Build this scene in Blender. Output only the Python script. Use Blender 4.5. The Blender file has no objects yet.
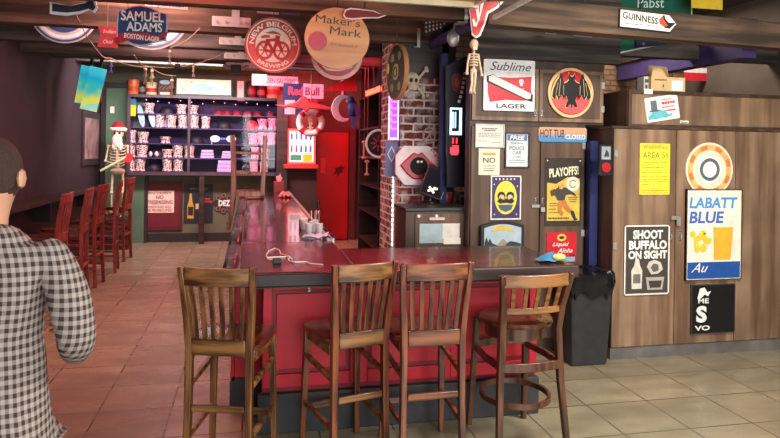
import bpy, math, random
from mathutils import Vector, Matrix, Euler
R = math.radians
random.seed(11)
COL = bpy.context.scene.collection
# ------------------------------------------------------------------ camera model
CAMZ, FPX, YAW, ROLL, CX, HY = 1.72, 640.0, R(12.2), R(0.8), 390.0, 150.0
def ray(px, py):
    u, v = px-CX, py-HY
    c, s = math.cos(ROLL), math.sin(ROLL)
    x, z = (u*c+v*s)/FPX, -(-u*s+v*c)/FPX
    return (x*math.cos(YAW)+math.sin(YAW), -x*math.sin(YAW)+math.cos(YAW), z)
def at(px, py, Y):
    d = ray(px, py); k = Y/d[1]
    return Vector((d[0]*k, Y, CAMZ+d[2]*k))
def atX(px, py, X):
    d = ray(px, py); k = X/d[0]
    return Vector((X, d[1]*k, CAMZ+d[2]*k))
# ------------------------------------------------------------------ materials
def lin(c):
    o = []
    for v in c[:3]:
        v /= 255.0
        o.append(v/12.92 if v <= .04045 else ((v+.055)/1.055)**2.4)
    return (o[0], o[1], o[2], 1)
def nodes(name):
    m = bpy.data.materials.new(name); m.use_nodes = True
    nt = m.node_tree; b = nt.nodes['Principled BSDF']
    return m, nt, b
def mixc(nt, f, a, b):
    n = nt.nodes.new('ShaderNodeMix'); n.data_type = 'RGBA'
    if isinstance(f, (int, float)): n.inputs[0].default_value = f
    else: nt.links.new(f, n.inputs[0])
    for i, q in ((6, a), (7, b)):
        if isinstance(q, tuple): n.inputs[i].default_value = q
        else: nt.links.new(q, n.inputs[i])
    return n.outputs[2]
def coords(nt, scale=(1, 1, 1), loc=(0, 0, 0)):
    t = nt.nodes.new('ShaderNodeTexCoord'); mp = nt.nodes.new('ShaderNodeMapping')
    mp.inputs['Scale'].default_value = scale; mp.inputs['Location'].default_value = loc
    nt.links.new(t.outputs['Object'], mp.inputs[0]); return mp.outputs[0]
def noise(nt, vec, scale, detail=4, lo=.3, hi=.7):
    n = nt.nodes.new('ShaderNodeTexNoise'); n.inputs['Scale'].default_value = scale
    n.inputs['Detail'].default_value = detail; nt.links.new(vec, n.inputs['Vector'])
    r = nt.nodes.new('ShaderNodeMapRange'); r.inputs[1].default_value = lo; r.inputs[2].default_value = hi
    nt.links.new(n.outputs[0], r.inputs[0]); return r.outputs[0]
def M(name, col, rough=.6, metal=0, var=.12, scale=14, emit=0, bump=0, coat=0, ecol=None, spec=.5):
    m, nt, b = nodes(name); c = lin(col)
    f = noise(nt, coords(nt), scale)
    d = tuple(max(0, v*(1-var)) for v in c[:3])+(1,); l = tuple(min(1, v*(1+var)) for v in c[:3])+(1,)
    nt.links.new(mixc(nt, f, d, l), b.inputs['Base Color'])
    b.inputs['Roughness'].default_value = rough; b.inputs['Metallic'].default_value = metal
    b.inputs['Coat Weight'].default_value = coat; b.inputs['Specular IOR Level'].default_value = spec
    if emit:
        b.inputs['Emission Color'].default_value = lin(ecol or col); b.inputs['Emission Strength'].default_value = emit
    if bump:
        bp = nt.nodes.new('ShaderNodeBump'); bp.inputs['Strength'].default_value = bump; bp.inputs['Distance'].default_value = .01
        nt.links.new(f, bp.inputs['Height']); nt.links.new(bp.outputs[0], b.inputs['Normal'])
    return m
def wood(name, c1, c2, axis='z', rough=.4, fine=1.0, coat=0, bump=.15):
    m, nt, b = nodes(name)
    s = {'x': (1.2, 18, 18), 'y': (18, 1.2, 18), 'z': (18, 18, 1.2)}[axis]
    g = noise(nt, coords(nt, tuple(v*fine for v in s)), 1.6, 8, .40, .60)
    blot = noise(nt, coords(nt), 2.3, 3, .3, .75)
    a = mixc(nt, g, lin(c1), lin(c2))
    dk = tuple(v*.55 for v in lin(c1)[:3])+(1,)
    mm = nt.nodes.new('ShaderNodeMath'); mm.operation = 'MULTIPLY'; mm.inputs[1].default_value = .62
    nt.links.new(blot, mm.inputs[0])
    nt.links.new(mixc(nt, mm.outputs[0], a, dk), b.inputs['Base Color'])
    b.inputs['Roughness'].default_value = rough; b.inputs['Coat Weight'].default_value = coat
    bp = nt.nodes.new('ShaderNodeBump'); bp.inputs['Strength'].default_value = bump; bp.inputs['Distance'].default_value = .004
    nt.links.new(g, bp.inputs['Height']); nt.links.new(bp.outputs[0], b.inputs['Normal'])
    return m
def emitm(name, col, s):
    return M(name, col, rough=.5, emit=s, var=.02)
def brickm(name, b1, b2, mort, bw=.2, bh=.075):
    m, nt, b = nodes(name)
    t = nt.nodes.new('ShaderNodeTexCoord'); sp = nt.nodes.new('ShaderNodeSeparateXYZ'); nt.links.new(t.outputs['Object'], sp.inputs[0])
    ad = nt.nodes.new('ShaderNodeMath'); ad.operation = 'ADD'; nt.links.new(sp.outputs[0], ad.inputs[0]); nt.links.new(sp.outputs[1], ad.inputs[1])
    cb = nt.nodes.new('ShaderNodeCombineXYZ'); nt.links.new(ad.outputs[0], cb.inputs[0]); nt.links.new(sp.outputs[2], cb.inputs[1])
    nz = nt.nodes.new('ShaderNodeTexNoise'); nz.inputs['Scale'].default_value = 22; nt.links.new(t.outputs['Object'], nz.inputs['Vector'])
    mx = nt.nodes.new('ShaderNodeMix'); mx.data_type = 'VECTOR'; mx.inputs[0].default_value = .018
    nt.links.new(cb.outputs[0], mx.inputs[4]); nt.links.new(nz.outputs[1], mx.inputs[5])
    br = nt.nodes.new('ShaderNodeTexBrick'); nt.links.new(mx.outputs[1], br.inputs['Vector'])
    br.inputs['Scale'].default_value = 1; br.inputs['Brick Width'].default_value = bw; br.inputs['Row Height'].default_value = bh
    br.inputs['Mortar Size'].default_value = .011; br.inputs['Mortar Smooth'].default_value = .4
    br.inputs['Color1'].default_value = lin(b1); br.inputs['Color2'].default_value = lin(b2); br.inputs['Mortar'].default_value = lin(mort)
    sm = noise(nt, t.outputs['Object'], 9, 6, .46, .74)
    nt.links.new(mixc(nt, sm, br.outputs[0], lin(mort)), b.inputs['Base Color'])
    b.inputs['Roughness'].default_value = .85
    bp = nt.nodes.new('ShaderNodeBump'); bp.inputs['Strength'].default_value = .7; bp.inputs['Distance'].default_value = .012; bp.invert = True
    nt.links.new(br.outputs[1], bp.inputs['Height']); nt.links.new(bp.outputs[0], b.inputs['Normal'])
    return m
def tilem():
    m, nt, b = nodes('floor_tile')
    v = coords(nt, loc=(.49+.457*20, -3.52+.457*20, 0))
    br = nt.nodes.new('ShaderNodeTexBrick'); br.offset = 0; nt.links.new(v, br.inputs['Vector'])
    br.inputs['Scale'].default_value = 1; br.inputs['Brick Width'].default_value = .457; br.inputs['Row Height'].default_value = .457
    br.inputs['Mortar Size'].default_value = .0055; br.inputs['Mortar Smooth'].default_value = .2
    br.inputs['Color1'].default_value = lin((156, 144, 118)); br.inputs['Color2'].default_value = lin((140, 129, 105)); br.inputs['Mortar'].default_value = lin((66, 54, 46))
    g = noise(nt, coords(nt, (1, 2.2, 1)), 2.2, 7, .35, .75)
    nt.links.new(mixc(nt, g, br.outputs[0], lin((118, 106, 86))), b.inputs['Base Color'])
    rr = nt.nodes.new('ShaderNodeMapRange'); rr.inputs[3].default_value = .22; rr.inputs[4].default_value = .42
    nt.links.new(g, rr.inputs[0]); nt.links.new(rr.outputs[0], b.inputs['Roughness'])
    bp = nt.nodes.new('ShaderNodeBump'); bp.inputs['Strength'].default_value = .4; bp.inputs['Distance'].default_value = .004; bp.invert = True
    nt.links.new(br.outputs[1], bp.inputs['Height']); nt.links.new(bp.outputs[0], b.inputs['Normal'])
    return m
def plaidm():
    m, nt, b = nodes('black_white_plaid')
    t = nt.nodes.new('ShaderNodeTexCoord'); sp = nt.nodes.new('ShaderNodeSeparateXYZ'); nt.links.new(t.outputs['Object'], sp.inputs[0])
    def stripe(sock, per):
        a = nt.nodes.new('ShaderNodeMath'); a.operation = 'MULTIPLY'; a.inputs[1].default_value = 2*math.pi/per; nt.links.new(sock, a.inputs[0])
        s = nt.nodes.new('ShaderNodeMath'); s.operation = 'SINE'; nt.links.new(a.outputs[0], s.inputs[0])
        g = nt.nodes.new('ShaderNodeMath'); g.operation = 'GREATER_THAN'; g.inputs[1].default_value = 0; nt.links.new(s.outputs[0], g.inputs[0])
        return g.outputs[0]
    ad = nt.nodes.new('ShaderNodeMath'); ad.operation = 'ADD'; nt.links.new(sp.outputs[0], ad.inputs[0]); nt.links.new(sp.outputs[1], ad.inputs[1])
    s1, s2 = stripe(ad.outputs[0], .026), stripe(sp.outputs[2], .026)
    sm = nt.nodes.new('ShaderNodeMath'); sm.operation = 'ADD'; nt.links.new(s1, sm.inputs[0]); nt.links.new(s2, sm.inputs[1])
    h = nt.nodes.new('ShaderNodeMath'); h.operation = 'MULTIPLY'; h.inputs[1].default_value = .5; nt.links.new(sm.outputs[0], h.inputs[0])
    nt.links.new(mixc(nt, h.outputs[0], lin((168, 156, 148)), lin((58, 44, 44))), b.inputs['Base Color'])
    b.inputs['Roughness'].default_value = .9
    return m
def glassm(name, tint=(255, 255, 255), mix=.12, rough=.05):
    m = bpy.data.materials.new(name); m.use_nodes = True; nt = m.node_tree; nt.nodes.clear()
    o = nt.nodes.new('ShaderNodeOutputMaterial'); t = nt.nodes.new('ShaderNodeBsdfTransparent'); t.inputs[0].default_value = lin(tint)
    g = nt.nodes.new('ShaderNodeBsdfGlossy'); g.inputs['Roughness'].default_value = rough
    mx = nt.nodes.new('ShaderNodeMixShader'); mx.inputs[0].default_value = mix
    nt.links.new(t.outputs[0], mx.inputs[1]); nt.links.new(g.outputs[0], mx.inputs[2]); nt.links.new(mx.outputs[0], o.inputs[0])
    return m
def patternm(name, a, b_, scale=60, lo=.45, hi=.5):
    m, nt, b = nodes(name)
    f = noise(nt, coords(nt), scale, 1, lo, hi)
    nt.links.new(mixc(nt, f, lin(a), lin(b_)), b.inputs['Base Color']); b.inputs['Roughness'].default_value = .5
    return m
MT = {}
def C(rgb, rough=.55, **k):
    key = (tuple(rgb), rough, tuple(sorted(k.items())))
    if key not in MT: MT[key] = M('paint_%d_%d_%d' % tuple(rgb), rgb, rough, **k)
    return MT[key]
BLACK, WHITE, CREAM, RED = (22, 21, 23), (232, 230, 224), (236, 222, 190), (190, 28, 40)
W_OAK = wood('stool_oak_upright', (66, 38, 20), (152, 104, 60), 'z', .38, coat=.3)
W_OAKH = wood('stool_oak_rail', (72, 44, 22), (162, 114, 66), 'x', .38, coat=.3)
W_WAL = wood('stool_walnut_upright', (58, 34, 24), (104, 66, 42), 'z', .35, coat=.3)
W_WALH = wood('stool_walnut_rail', (112, 72, 38), (164, 114, 66), 'x', .35, coat=.3)
W_SEAT = wood('stool_seat_wood', (66, 34, 22), (108, 62, 38), 'y', .25, coat=.4)
W_REDLIT = wood('red_stool_wood', (104, 30, 26), (160, 58, 44), 'z', .4, coat=.2)  # red light falling on these stools is put into the wood colour
W_BEAM = wood('rough_beam_wood', (50, 46, 44), (104, 94, 86), 'x', .85, .45, bump=.4)
W_BEAMW = wood('warm_beam_wood', (58, 44, 34), (116, 90, 68), 'x', .85, .45, bump=.4)
W_BEAMY = wood('dark_beam_lengthwise', (44, 36, 36), (80, 68, 64), 'y', .85, .45, bump=.4)
W_CAB = wood('cabinet_wood', (80, 58, 42), (116, 88, 66), 'z', .55, .35, bump=.08)
W_CABR = wood('cabinet_wood_light', (116, 88, 66), (160, 128, 98), 'z', .5, .35, bump=.08)
W_CABD = wood('cabinet_wood_dark', (58, 40, 30), (88, 64, 48), 'z', .5, .4, bump=.08)
W_TOP = wood('bar_top_wood', (34, 13, 10), (72, 28, 21), 'y', .17, .4, coat=.3, bump=.08)
W_TOPX = wood('bar_top_wood_front', (32, 13, 11), (70, 27, 21), 'x', .22, .4, coat=.15, bump=.08)
W_DARK = wood('dark_trim_wood', (34, 22, 20), (62, 42, 36), 'x', .5, .5)
M_BAR = M('red_bar_paint', (182, 18, 40), .45, var=.22, scale=4)
M_BARD = M('dark_red_bar_paint', (120, 16, 32), .5, var=.2, scale=5)
M_KICK = M('worn_black_kick_board', (44, 44, 46), .6, var=.6, scale=5)
M_BRICK = brickm('whitewashed_brick', (122, 48, 42), (84, 34, 32), (206, 196, 192))
M_BRICK2 = brickm('tan_brick', (140, 104, 74), (112, 80, 54), (88, 66, 48), .16, .06)
M_METAL = M('galvanised_metal', (172, 170, 166), .45, .6, .15, 20)
M_CHROME = M('chrome', (200, 200, 200), .2, .95, .03)
M_BLK = M('black_plastic', (24, 24, 27), .4, var=.1)
M_VINYL = M('black_vinyl_padding', (26, 20, 24), .28, var=.2, coat=.4)
M_BONE = M('bone', (206, 186, 156), .6, var=.18, scale=30)
M_PURP = M('purple_paint', (74, 58, 112), .6, var=.15)
M_BLUE = M('deep_blue_paint', (18, 30, 88), .55, var=.15)
M_ROPE = M('rope', (150, 132, 112), .9, var=.2, scale=60)
# ------------------------------------------------------------------ mesh builder
class MB:
    def __init__(s): s.v = []; s.f = []; s.fm = []; s.mats = []; s.cur = 0
    def mat(s, m):
        if m not in s.mats: s.mats.append(m)
        s.cur = s.mats.index(m); return s
    def add(s, vs, fs):
        o = len(s.v); s.v += [tuple(p) for p in vs]
        for f in fs: s.f.append([i+o for i in f]); s.fm.append(s.cur)
        return s
    def box(s, c, d, rot=None):
        x, y, z = (q/2 for q in d)
        vs = [Vector((a*x, b*y, e*z)) for a in (-1, 1) for b in (-1, 1) for e in (-1, 1)]
        if rot: 
            mt = Euler(rot).to_matrix(); vs = [mt@q for q in vs]
        vs = [q+Vector(c) for q in vs]
        return s.add(vs, [(0, 1, 3, 2), (4, 6, 7, 5), (0, 4, 5, 1), (2, 3, 7, 6), (0, 2, 6, 4), (1, 5, 7, 3)])
    def bx(s, x0, x1, y0, y1, z0, z1):
        return s.box(((x0+x1)/2, (y0+y1)/2, (z0+z1)/2), (x1-x0, y1-y0, z1-z0))
    def prism(s, pts, y0, y1):
        n = len(pts); area = sum(pts[i][0]*pts[(i+1) % n][1]-pts[(i+1) % n][0]*pts[i][1] for i in range(n))
        if area < 0: pts = pts[::-1]
        lo, hi = min(y0, y1), max(y0, y1)
        vs = [(p[0], lo, p[1]) for p in pts]+[(p[0], hi, p[1]) for p in pts]
        fs = [list(range(n)), list(range(2*n-1, n-1, -1))]
        fs += [(i, n+i, n+(i+1) % n, (i+1) % n) for i in range(n)]
        return s.add(vs, fs)
    def disc(s, cx, cz, rx, y0, y1, n=40, rz=None):
        rz = rz or rx
        return s.prism([(cx+rx*math.cos(2*math.pi*i/n), cz+rz*math.sin(2*math.pi*i/n)) for i in range(n)], y0, y1)
    def ring(s, cx, cz, r0, r1, y0, y1, n=48, a0=0, a1=360, q=1.0):
        full = abs(a1-a0) >= 360; k = n if full else n+1
        P = []
        for i in range(k):
            a = R(a0+(a1-a0)*i/n); c, e = math.cos(a), math.sin(a)*q
            P += [(cx+r0*c, y0, cz+r0*e), (cx+r1*c, y0, cz+r1*e), (cx+r1*c, y1, cz+r1*e), (cx+r0*c, y1, cz+r0*e)]
        F = []
        for i in range(n):
            j = ((i+1) % k)*4; o = i*4
            for t in range(4): F.append((o+t, o+(t+1) % 4, j+(t+1) % 4, j+t))
        if not full: F += [(0, 3, 2, 1), ((k-1)*4, (k-1)*4+1, (k-1)*4+2, (k-1)*4+3)]
        return s.add(P, F)
    def sweep(s, pts, w, h, up=(0, 0, 1)):
        pts = [Vector(p) for p in pts]; V = []
        for i, p in enumerate(pts):
            t = (pts[min(i+1, len(pts)-1)]-pts[max(i-1, 0)]).normalized()
            u = Vector(up); sd = t.cross(u)
            if sd.length < .2: u = Vector((0, 1, 0)); sd = t.cross(u)
            sd.normalize(); uu = sd.cross(t).normalized()
            ww = w[i] if isinstance(w, (list, tuple)) else w; hh = h[i] if isinstance(h, (list, tuple)) else h
            for a, b in ((-1, -1), (1, -1), (1, 1), (-1, 1)): V.append(p+sd*a*ww/2+uu*b*hh/2)
        F = [(3, 2, 1, 0), tuple(len(V)-4+i for i in range(4))]
        for i in range(len(pts)-1):
            for k in range(4): F.append((i*4+k, i*4+(k+1) % 4, i*4+4+(k+1) % 4, i*4+4+k))
        return s.add(V, F)
    def tube(s, pts, r, n=8):
        pts = [Vector(p) for p in pts]; V = []; prev = None
        for i, p in enumerate(pts):
            t = (pts[min(i+1, len(pts)-1)]-pts[max(i-1, 0)]).normalized()
            if prev is None:
                prev = t.orthogonal().normalized()
            prev = (prev-t*prev.dot(t))
            if prev.length < 1e-5: prev = t.orthogonal()
            prev.normalize(); b = t.cross(prev)
            rr = r[i] if isinstance(r, (list, tuple)) else r
            for k in range(n):
                a = 2*math.pi*k/n; V.append(p+prev*math.cos(a)*rr+b*math.sin(a)*rr)
        F = [tuple(range(n))[::-1], tuple(len(V)-n+i for i in range(n))]
        for i in range(len(pts)-1):
            for k in range(n): F.append((i*n+k, i*n+(k+1) % n, (i+1)*n+(k+1) % n, (i+1)*n+k))
        return s.add(V, F)
    def lathe(s, prof, cx=0, cy=0, n=20, sx=1, sy=1):
        V = []
        for r, z in prof:
            for k in range(n):
                a = 2*math.pi*k/n; V.append((cx+r*sx*math.cos(a), cy+r*sy*math.sin(a), z))
        F = [tuple(range(n))[::-1], tuple(len(V)-n+i for i in range(n))]
        for i in range(len(prof)-1):
            for k in range(n): F.append((i*n+k, i*n+(k+1) % n, (i+1)*n+(k+1) % n, (i+1)*n+k))
        return s.add(V, F)
    def ball(s, c, r, n=12):
        if isinstance(r, (int, float)): r = (r, r, r)
        V = [(c[0], c[1], c[2]-r[2])]; m = n//2
        for i in range(1, m):
            t = math.pi*i/m
            for k in range(n):
                a = 2*math.pi*k/n; V.append((c[0]+r[0]*math.sin(t)*math.cos(a), c[1]+r[1]*math.sin(t)*math.sin(a), c[2]-r[2]*math.cos(t)))
        V.append((c[0], c[1], c[2]+r[2])); F = []
        for k in range(n): F.append((0, 1+(k+1) % n, 1+k)); F.append((len(V)-1, len(V)-1-n+k, len(V)-1-n+(k+1) % n))
        for i in range(m-2):
            for k in range(n): F.append((1+i*n+k, 1+i*n+(k+1) % n, 1+(i+1)*n+(k+1) % n, 1+(i+1)*n+k))
        return s.add(V, F)
    def text(s, txt, cx, cz, w, h, y, shear=0, bold=0, ext=.0015, rot=0, arc=None):
        """lettering on the local XZ plane facing -Y, fitted in a w x h box centred at cx, cz"""
        cu = bpy.data.curves.new('t', 'FONT'); cu.body = txt; cu.shear = shear; cu.offset = bold; cu.extrude = 0; cu.resolution_u = 3; cu.space_line = .85
        cu.align_x = 'CENTER'
        ob = bpy.data.objects.new('t', cu); me = ob.to_mesh()
        vs = [v.co.copy() for v in me.vertices]; fs = [list(p.vertices) for p in me.polygons]
        ob.to_mesh_clear(); bpy.data.objects.remove(ob); bpy.data.curves.remove(cu)
        if not vs: return s
        x0, x1 = min(v.x for v in vs), max(v.x for v in vs); z0, z1 = min(v.y for v in vs), max(v.y for v in vs)
        sx, sz = w/(x1-x0), h/(z1-z0); out = []
        for v in vs:
            a, b = (v.x-(x0+x1)/2)*sx, (v.y-(z0+z1)/2)*sz
            if arc:            # arc = (radius, +1 over the top / -1 under the bottom)
                r_, sg = arc; th = a/r_
                q = Vector(((r_+b*sg)*math.sin(th), 0, sg*(r_+b*sg)*math.cos(th)))
                out.append((cx+q.x, y-ext, cz+q.z)); continue
            if rot: a, b = a*math.cos(rot)-b*math.sin(rot), a*math.sin(rot)+b*math.cos(rot)
            out.append((cx+a, y-ext, cz+b))
        return s.add(out, fs)
    def build(s, name, parent=None, m=None, loc=None, bev=0, sub=0, ang=.7):
        me = bpy.data.meshes.new(name); me.from_pydata(s.v, [], s.f)
        if m: me.materials.append(m)
        else:
            for q in s.mats: me.materials.append(q)
            me.polygons.foreach_set('material_index', s.fm)
        me.validate()
        for p in me.polygons: p.use_smooth = True
        me.set_sharp_from_angle(angle=ang)
        o = bpy.data.objects.new(name, me); COL.objects.link(o)
        if parent: o.parent = parent
        if loc is not None: o.location = loc
        if bev:
            b = o.modifiers.new('bevel', 'BEVEL'); b.width = bev; b.segments = 2; b.limit_method = 'ANGLE'
        return o
def thing(name, label, cat, loc=(0, 0, 0), rot=(0, 0, 0), group=None):
    o = bpy.data.objects.new(name, None); COL.objects.link(o); o.empty_display_size = .1
    o.location = loc; o.rotation_euler = rot; o['label'] = label; o['category'] = cat
    if group: o['group'] = group
    return o
def tag(o, label, cat, group=None):
    o['label'] = label; o['category'] = cat
    if group: o['group'] = group
    return o
def struct(o): o['kind'] = 'structure'; return o
def kids(o): return [c for c in COL.objects if c.parent == o]
def copy_tree(o, parent=None):
    c = o.copy(); COL.objects.link(c); c.parent = parent
    for ch in kids(o): copy_tree(ch, c)
    return c
def dup(o, label, loc, rot=None, group=None, scale=None):
    c = copy_tree(o); c['label'] = label; c.location = loc
    if rot is not None: c.rotation_euler = rot
    if group: c['group'] = group
    if scale: c.scale = (scale,)*3
    return c
ORD = ['first', 'second', 'third', 'fourth', 'fifth', 'sixth', 'seventh', 'eighth', 'ninth', 'tenth']
class Sign:
    """a flat sign whose local frame sits on plane Y, facing -Y; p(px,py) gives local x,z"""
    def __init__(s, name, label, cat, box, Y, group=None, rot=0):
        a, b = at(box[0], (box[1]+box[3])/2, Y), at(box[2], (box[1]+box[3])/2, Y)
        c, d = at((box[0]+box[2])/2, box[1], Y), at((box[0]+box[2])/2, box[3], Y)
        s.Y = Y; s.w = b.x-a.x; s.h = c.z-d.z; s.c = Vector(((a.x+b.x)/2, Y, (c.z+d.z)/2))
        s.e = thing(name, label, cat, s.c, (0, rot, 0), group)
    def p(s, px, py):
        q = at(px, py, s.Y); return (q.x-s.c.x, q.z-s.c.z)
    def poly(s, pts): return [s.p(*q) for q in pts]
    def panel(s, m, t=.012, w=1, h=1, name='panel', y=0, r=0):
        b = MB(); W, H = s.w*w/2, s.h*h/2
        if r:
            pts = []
            for cx, cz, a0 in ((W-r, H-r, 0), (-W+r, H-r, 90), (-W+r, -H+r, 180), (W-r, -H+r, 270)):
                for k in range(5): a = R(a0+k*22.5); pts.append((cx+r*math.cos(a), cz+r*math.sin(a)))
            b.prism(pts, y, y-t)
        else: b.bx(-W, W, y-t, y, -H, H)
        return b.build(name, s.e, m)
    def frame(s, m, t=.02, bw=.02, y=0, w=1, h=1, name='frame'):
        W, H = s.w*w/2, s.h*h/2; b = MB()
        b.bx(-W, -W+bw, y-t, y, -H, H).bx(W-bw, W, y-t, y, -H, H).bx(-W+bw, W-bw, y-t, y, H-bw, H).bx(-W+bw, W-bw, y-t, y, -H, -H+bw)
        return b.build(name, s.e, m)
    def txt(s, lines, y, name='lettering'):
        """lines: (text, fx, fz, fw, fh, colour[, shear, bold]) as fractions of the sign"""
        b = MB()
        for L in lines:
            t, fx, fz, fw, fh, col = L[:6]; sh = L[6] if len(L) > 6 else 0; bo = L[7] if len(L) > 7 else .012
            b.mat(C(col)).text(t, fx*s.w, fz*s.h, fw*s.w, fh*s.h, y, sh, bo)
        return b.build(name, s.e)
def scribble(b, x0, x1, z, y, h, col, n=5):
    """a row of small word blocks standing for print too small to read"""
    b.mat(C(col)); x = x0
    rnd = random.Random(int((x0+z)*9999))
    while x < x1:
        w = (x1-x0)*rnd.uniform(.06, .2); b.bx(x, min(x+w, x1), y-.0015, y, z-h/2, z+h/2); x += w+(x1-x0)*.03
# ------------------------------------------------------------------ the setting
YF, XL = 12.15, -2.62
fl = struct(MB().bx(XL-.1, 5.1, -2.2, YF+.1, -.1, 0).build('floor', None, tilem()))
M_WALLG = M('grey_green_wall_paint', (96, 98, 78), .8, var=.12, scale=3)
struct(MB().bx(XL-.1, 2.15, YF, YF+.1, 0, 3.3).build('wall_far', None, M_WALLG))
struct(MB().bx(XL-.1, XL, -2.2, YF, 0, 3.3).build('wall_left', None, M('plum_wall_paint', (48, 34, 42), .75, var=.2, scale=3)))
struct(MB().bx(2.05, 2.15, 6.7, YF, 0, 3.3).build('wall_back_bar', None, M('dark_wall_paint', (50, 34, 36), .8, var=.2, scale=3)))
struct(MB().bx(2.15, 5.1, 6.7, 6.8, 0, 3.3).build('wall_brick_behind_cabinets', None, M_BRICK2))
struct(MB().bx(5.0, 5.1, -2.2, 6.7, 0, 3.3).build('wall_right', None, M('right_wall_paint', (88, 74, 62), .8, var=.2, scale=3)))
struct(MB().bx(XL-.1, 5.1, -2.2, YF+.1, 3.3, 3.4).build('ceiling', None, wood('ceiling_plank_wood', (40, 32, 30), (74, 60, 54), 'y', .9, .4, bump=.3)))
struct(MB().bx(XL, 1.0, YF-.02, YF, 0, .16).build('baseboard_far', None, M('dark_baseboard', (40, 34, 34), .6)))
struct(MB().bx(XL, XL+.02, 5, YF-.02, 0, .14).build('baseboard_left', None, M('dark_baseboard_left', (40, 30, 32), .6)))
struct(MB().bx(1.81, 3.15, 5.06, 5.16, 2.502, 3.3).build('trim_1', None, W_BEAM))            # soffit over the tall cupboard
# brick pillar with its return
struct(MB().bx(1.40, 1.80, 6.0, 6.95, 0, 3.3).build('wall_brick_pillar', None, M_BRICK))
struct(MB().bx(1.40, 1.80, 5.98, 5.999, 2.42, 3.3).build('trim_2', None, W_DARK))
# beams under the ceiling
def beam(y, x0, x1, z0, z1, m, th=.14, name='ceiling_beam', tilt=0, label=''):
    b = MB(); b.box(((x0+x1)/2, y, (z0+z1)/2), (x1-x0, th, z1-z0), (0, 0, 0))
    o = b.build(name, None, m, bev=.006); o['kind'] = 'structure'; return o
for i, (y, z0, z1) in enumerate([(4.9, 2.76, 2.99), (6.0, 2.75, 2.97), (7.05, 2.76, 2.98), (8.15, 2.79, 3.0), (9.3, 2.90, 3.1), (10.5, 3.0, 3.2)]):
    beam(y, XL, 1.66, z0, z1, W_BEAMW if i < 2 else W_BEAM)
for y in (5.45, 6.5, 7.6):     # upper joists between them
    beam(y, XL, 1.66, 3.02, 3.26, W_BEAM, .1, 'ceiling_joist')
# beam with the arrow sign, slightly skewed
a, b_ = at(480, 25, 4.3), at(703, 42, 4.5)
bb = MB(); ang = BANG = math.atan2(.2, b_.x-a.x)
bb.box((0, 0, 0), (3.4, .14, .21), (0, 0, 0)); o = bb.build('ceiling_beam', None, W_BEAMW, bev=.006, loc=(1.60+1.7*math.cos(ang), 4.30+1.7*math.sin(ang), at(640, 36, 4.34).z+.105)); o.rotation_euler = (0, .0, ang); struct(o)
struct(MB().bx(2.95, 5.0, 5.3, 5.42, 2.62, 2.84).build('ceiling_beam', None, W_BEAM))
struct(MB().bx(4.12, 4.26, 4.75, 6.68, 2.56, 2.74).build('ceiling_beam', None, M_PURP))
struct(MB().bx(4.10, 4.28, 4.75, 6.68, 2.745, 2.9).build('ceiling_beam', None, W_BEAMY))
struct(MB().bx(1.68, 1.78, 3.4, 5.05, 2.84, 2.99).build('ceiling_beam', None, W_BEAMY))
struct(MB().tube([(1.73, 4.62, 2.75), (1.66, 7.4, 2.74)], .045, 10).build('ceiling_pipe', None, M_PURP))
# post between the cupboards
pz = at(594, 141, 5.05)
struct(MB().bx(at(588, 200, 5.05).x, 2.925, 5.02, 5.09, 0, pz.z).build('trim_3', None, M_BLUE))
struct(MB().bx(2.80, 4.95, 5.35, 5.42, 0, 2.25).build('trim_4', None, W_CABD))
# far door (red) and the green door
d = MB().bx(.98, 1.80, YF-.075, YF-.035, .02, 2.04).build('door_1', None, M('red_door_paint', (176, 10, 20), .45, var=.12, scale=3)); struct(d)  # door leaf in one even red base colour
k = MB(); k.ball((1.05, YF-.11, 1.0), .03); k.bx(1.03, 1.07, YF-.1, YF-.076, .95, 1.05); k.build('door_handle', d, M_CHROME)
b = MB(); b.bx(.86, .97, YF-.08, YF, 0, 2.14).bx(1.82, 1.94, YF-.08, YF, 0, 2.14).bx(.97, 1.82, YF-.08, YF, 2.05, 2.14); struct(b.build('trim_5', None, M('door_frame_paint', (92, 40, 44), .5)))
g = MB().bx(-2.52, -1.86, YF-.05, YF, 0, 2.75).build('door_2', None, M('green_door_paint', (84, 112, 88), .5, var=.1, scale=3)); struct(g)
MB().bx(-2.45, -2.38, YF-.07, YF-.05, 2.3, 2.42).build('light_switch', g, C(WHITE))
b = MB(); b.bx(-2.60, -2.525, YF-.07, YF, 0, 2.85).bx(-1.855, -1.80, YF-.07, YF, 0, 2.85).bx(-2.525, -1.855, YF-.07, YF, 2.755, 2.85); struct(b.build('trim_6', None, M('door_frame_dark', (44, 34, 38), .5)))
struct(MB().bx(XL, .2, YF-.09, YF-.0, 3.14, 3.3).build('trim_7', None, M('olive_fascia_paint', (112, 124, 62), .7)))
# ------------------------------------------------------------------ the bar counter
bar = thing('bar_counter', 'L-shaped bar counter with red painted panels and glossy dark wooden top', 'bar counter', (.9, 4.1, 0))
def bp(x, y, z=0): return (x-.9, y-4.1, z)
def bbx(mb, x0, x1, y0, y1, z0, z1): return mb.bx(x0-.9, x1-.9, y0-4.1, y1-4.1, z0, z1)
bbx(MB(), .08, 1.86, 3.95, 4.35, .0, .975).build('front_body', bar, M_BARD)
bbx(MB(), -.09, .60, 4.352, 10.4, .0, .975).build('side_body', bar, M_BAR)
f = MB(); xs = [.08, .67, 1.265, 1.86]
for i in range(3):
    x0, x1 = xs[i], xs[i+1]
    bbx(f, x0, x0+.055, 3.925, 3.949, .27, .93); bbx(f, x1-.055, x1, 3.925, 3.949, .27, .93)
    bbx(f, x0+.055, x1-.055, 3.925, 3.949, .86, .93); bbx(f, x0+.055, x1-.055, 3.925, 3.949, .27, .35)
    f.box(((x0+x1)/2-.9, 3.945-4.1, .605), (x1-x0-.16, .012, .46))
f.build('front_panel', bar, M_BAR, bev=.004)
f = MB()
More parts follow.
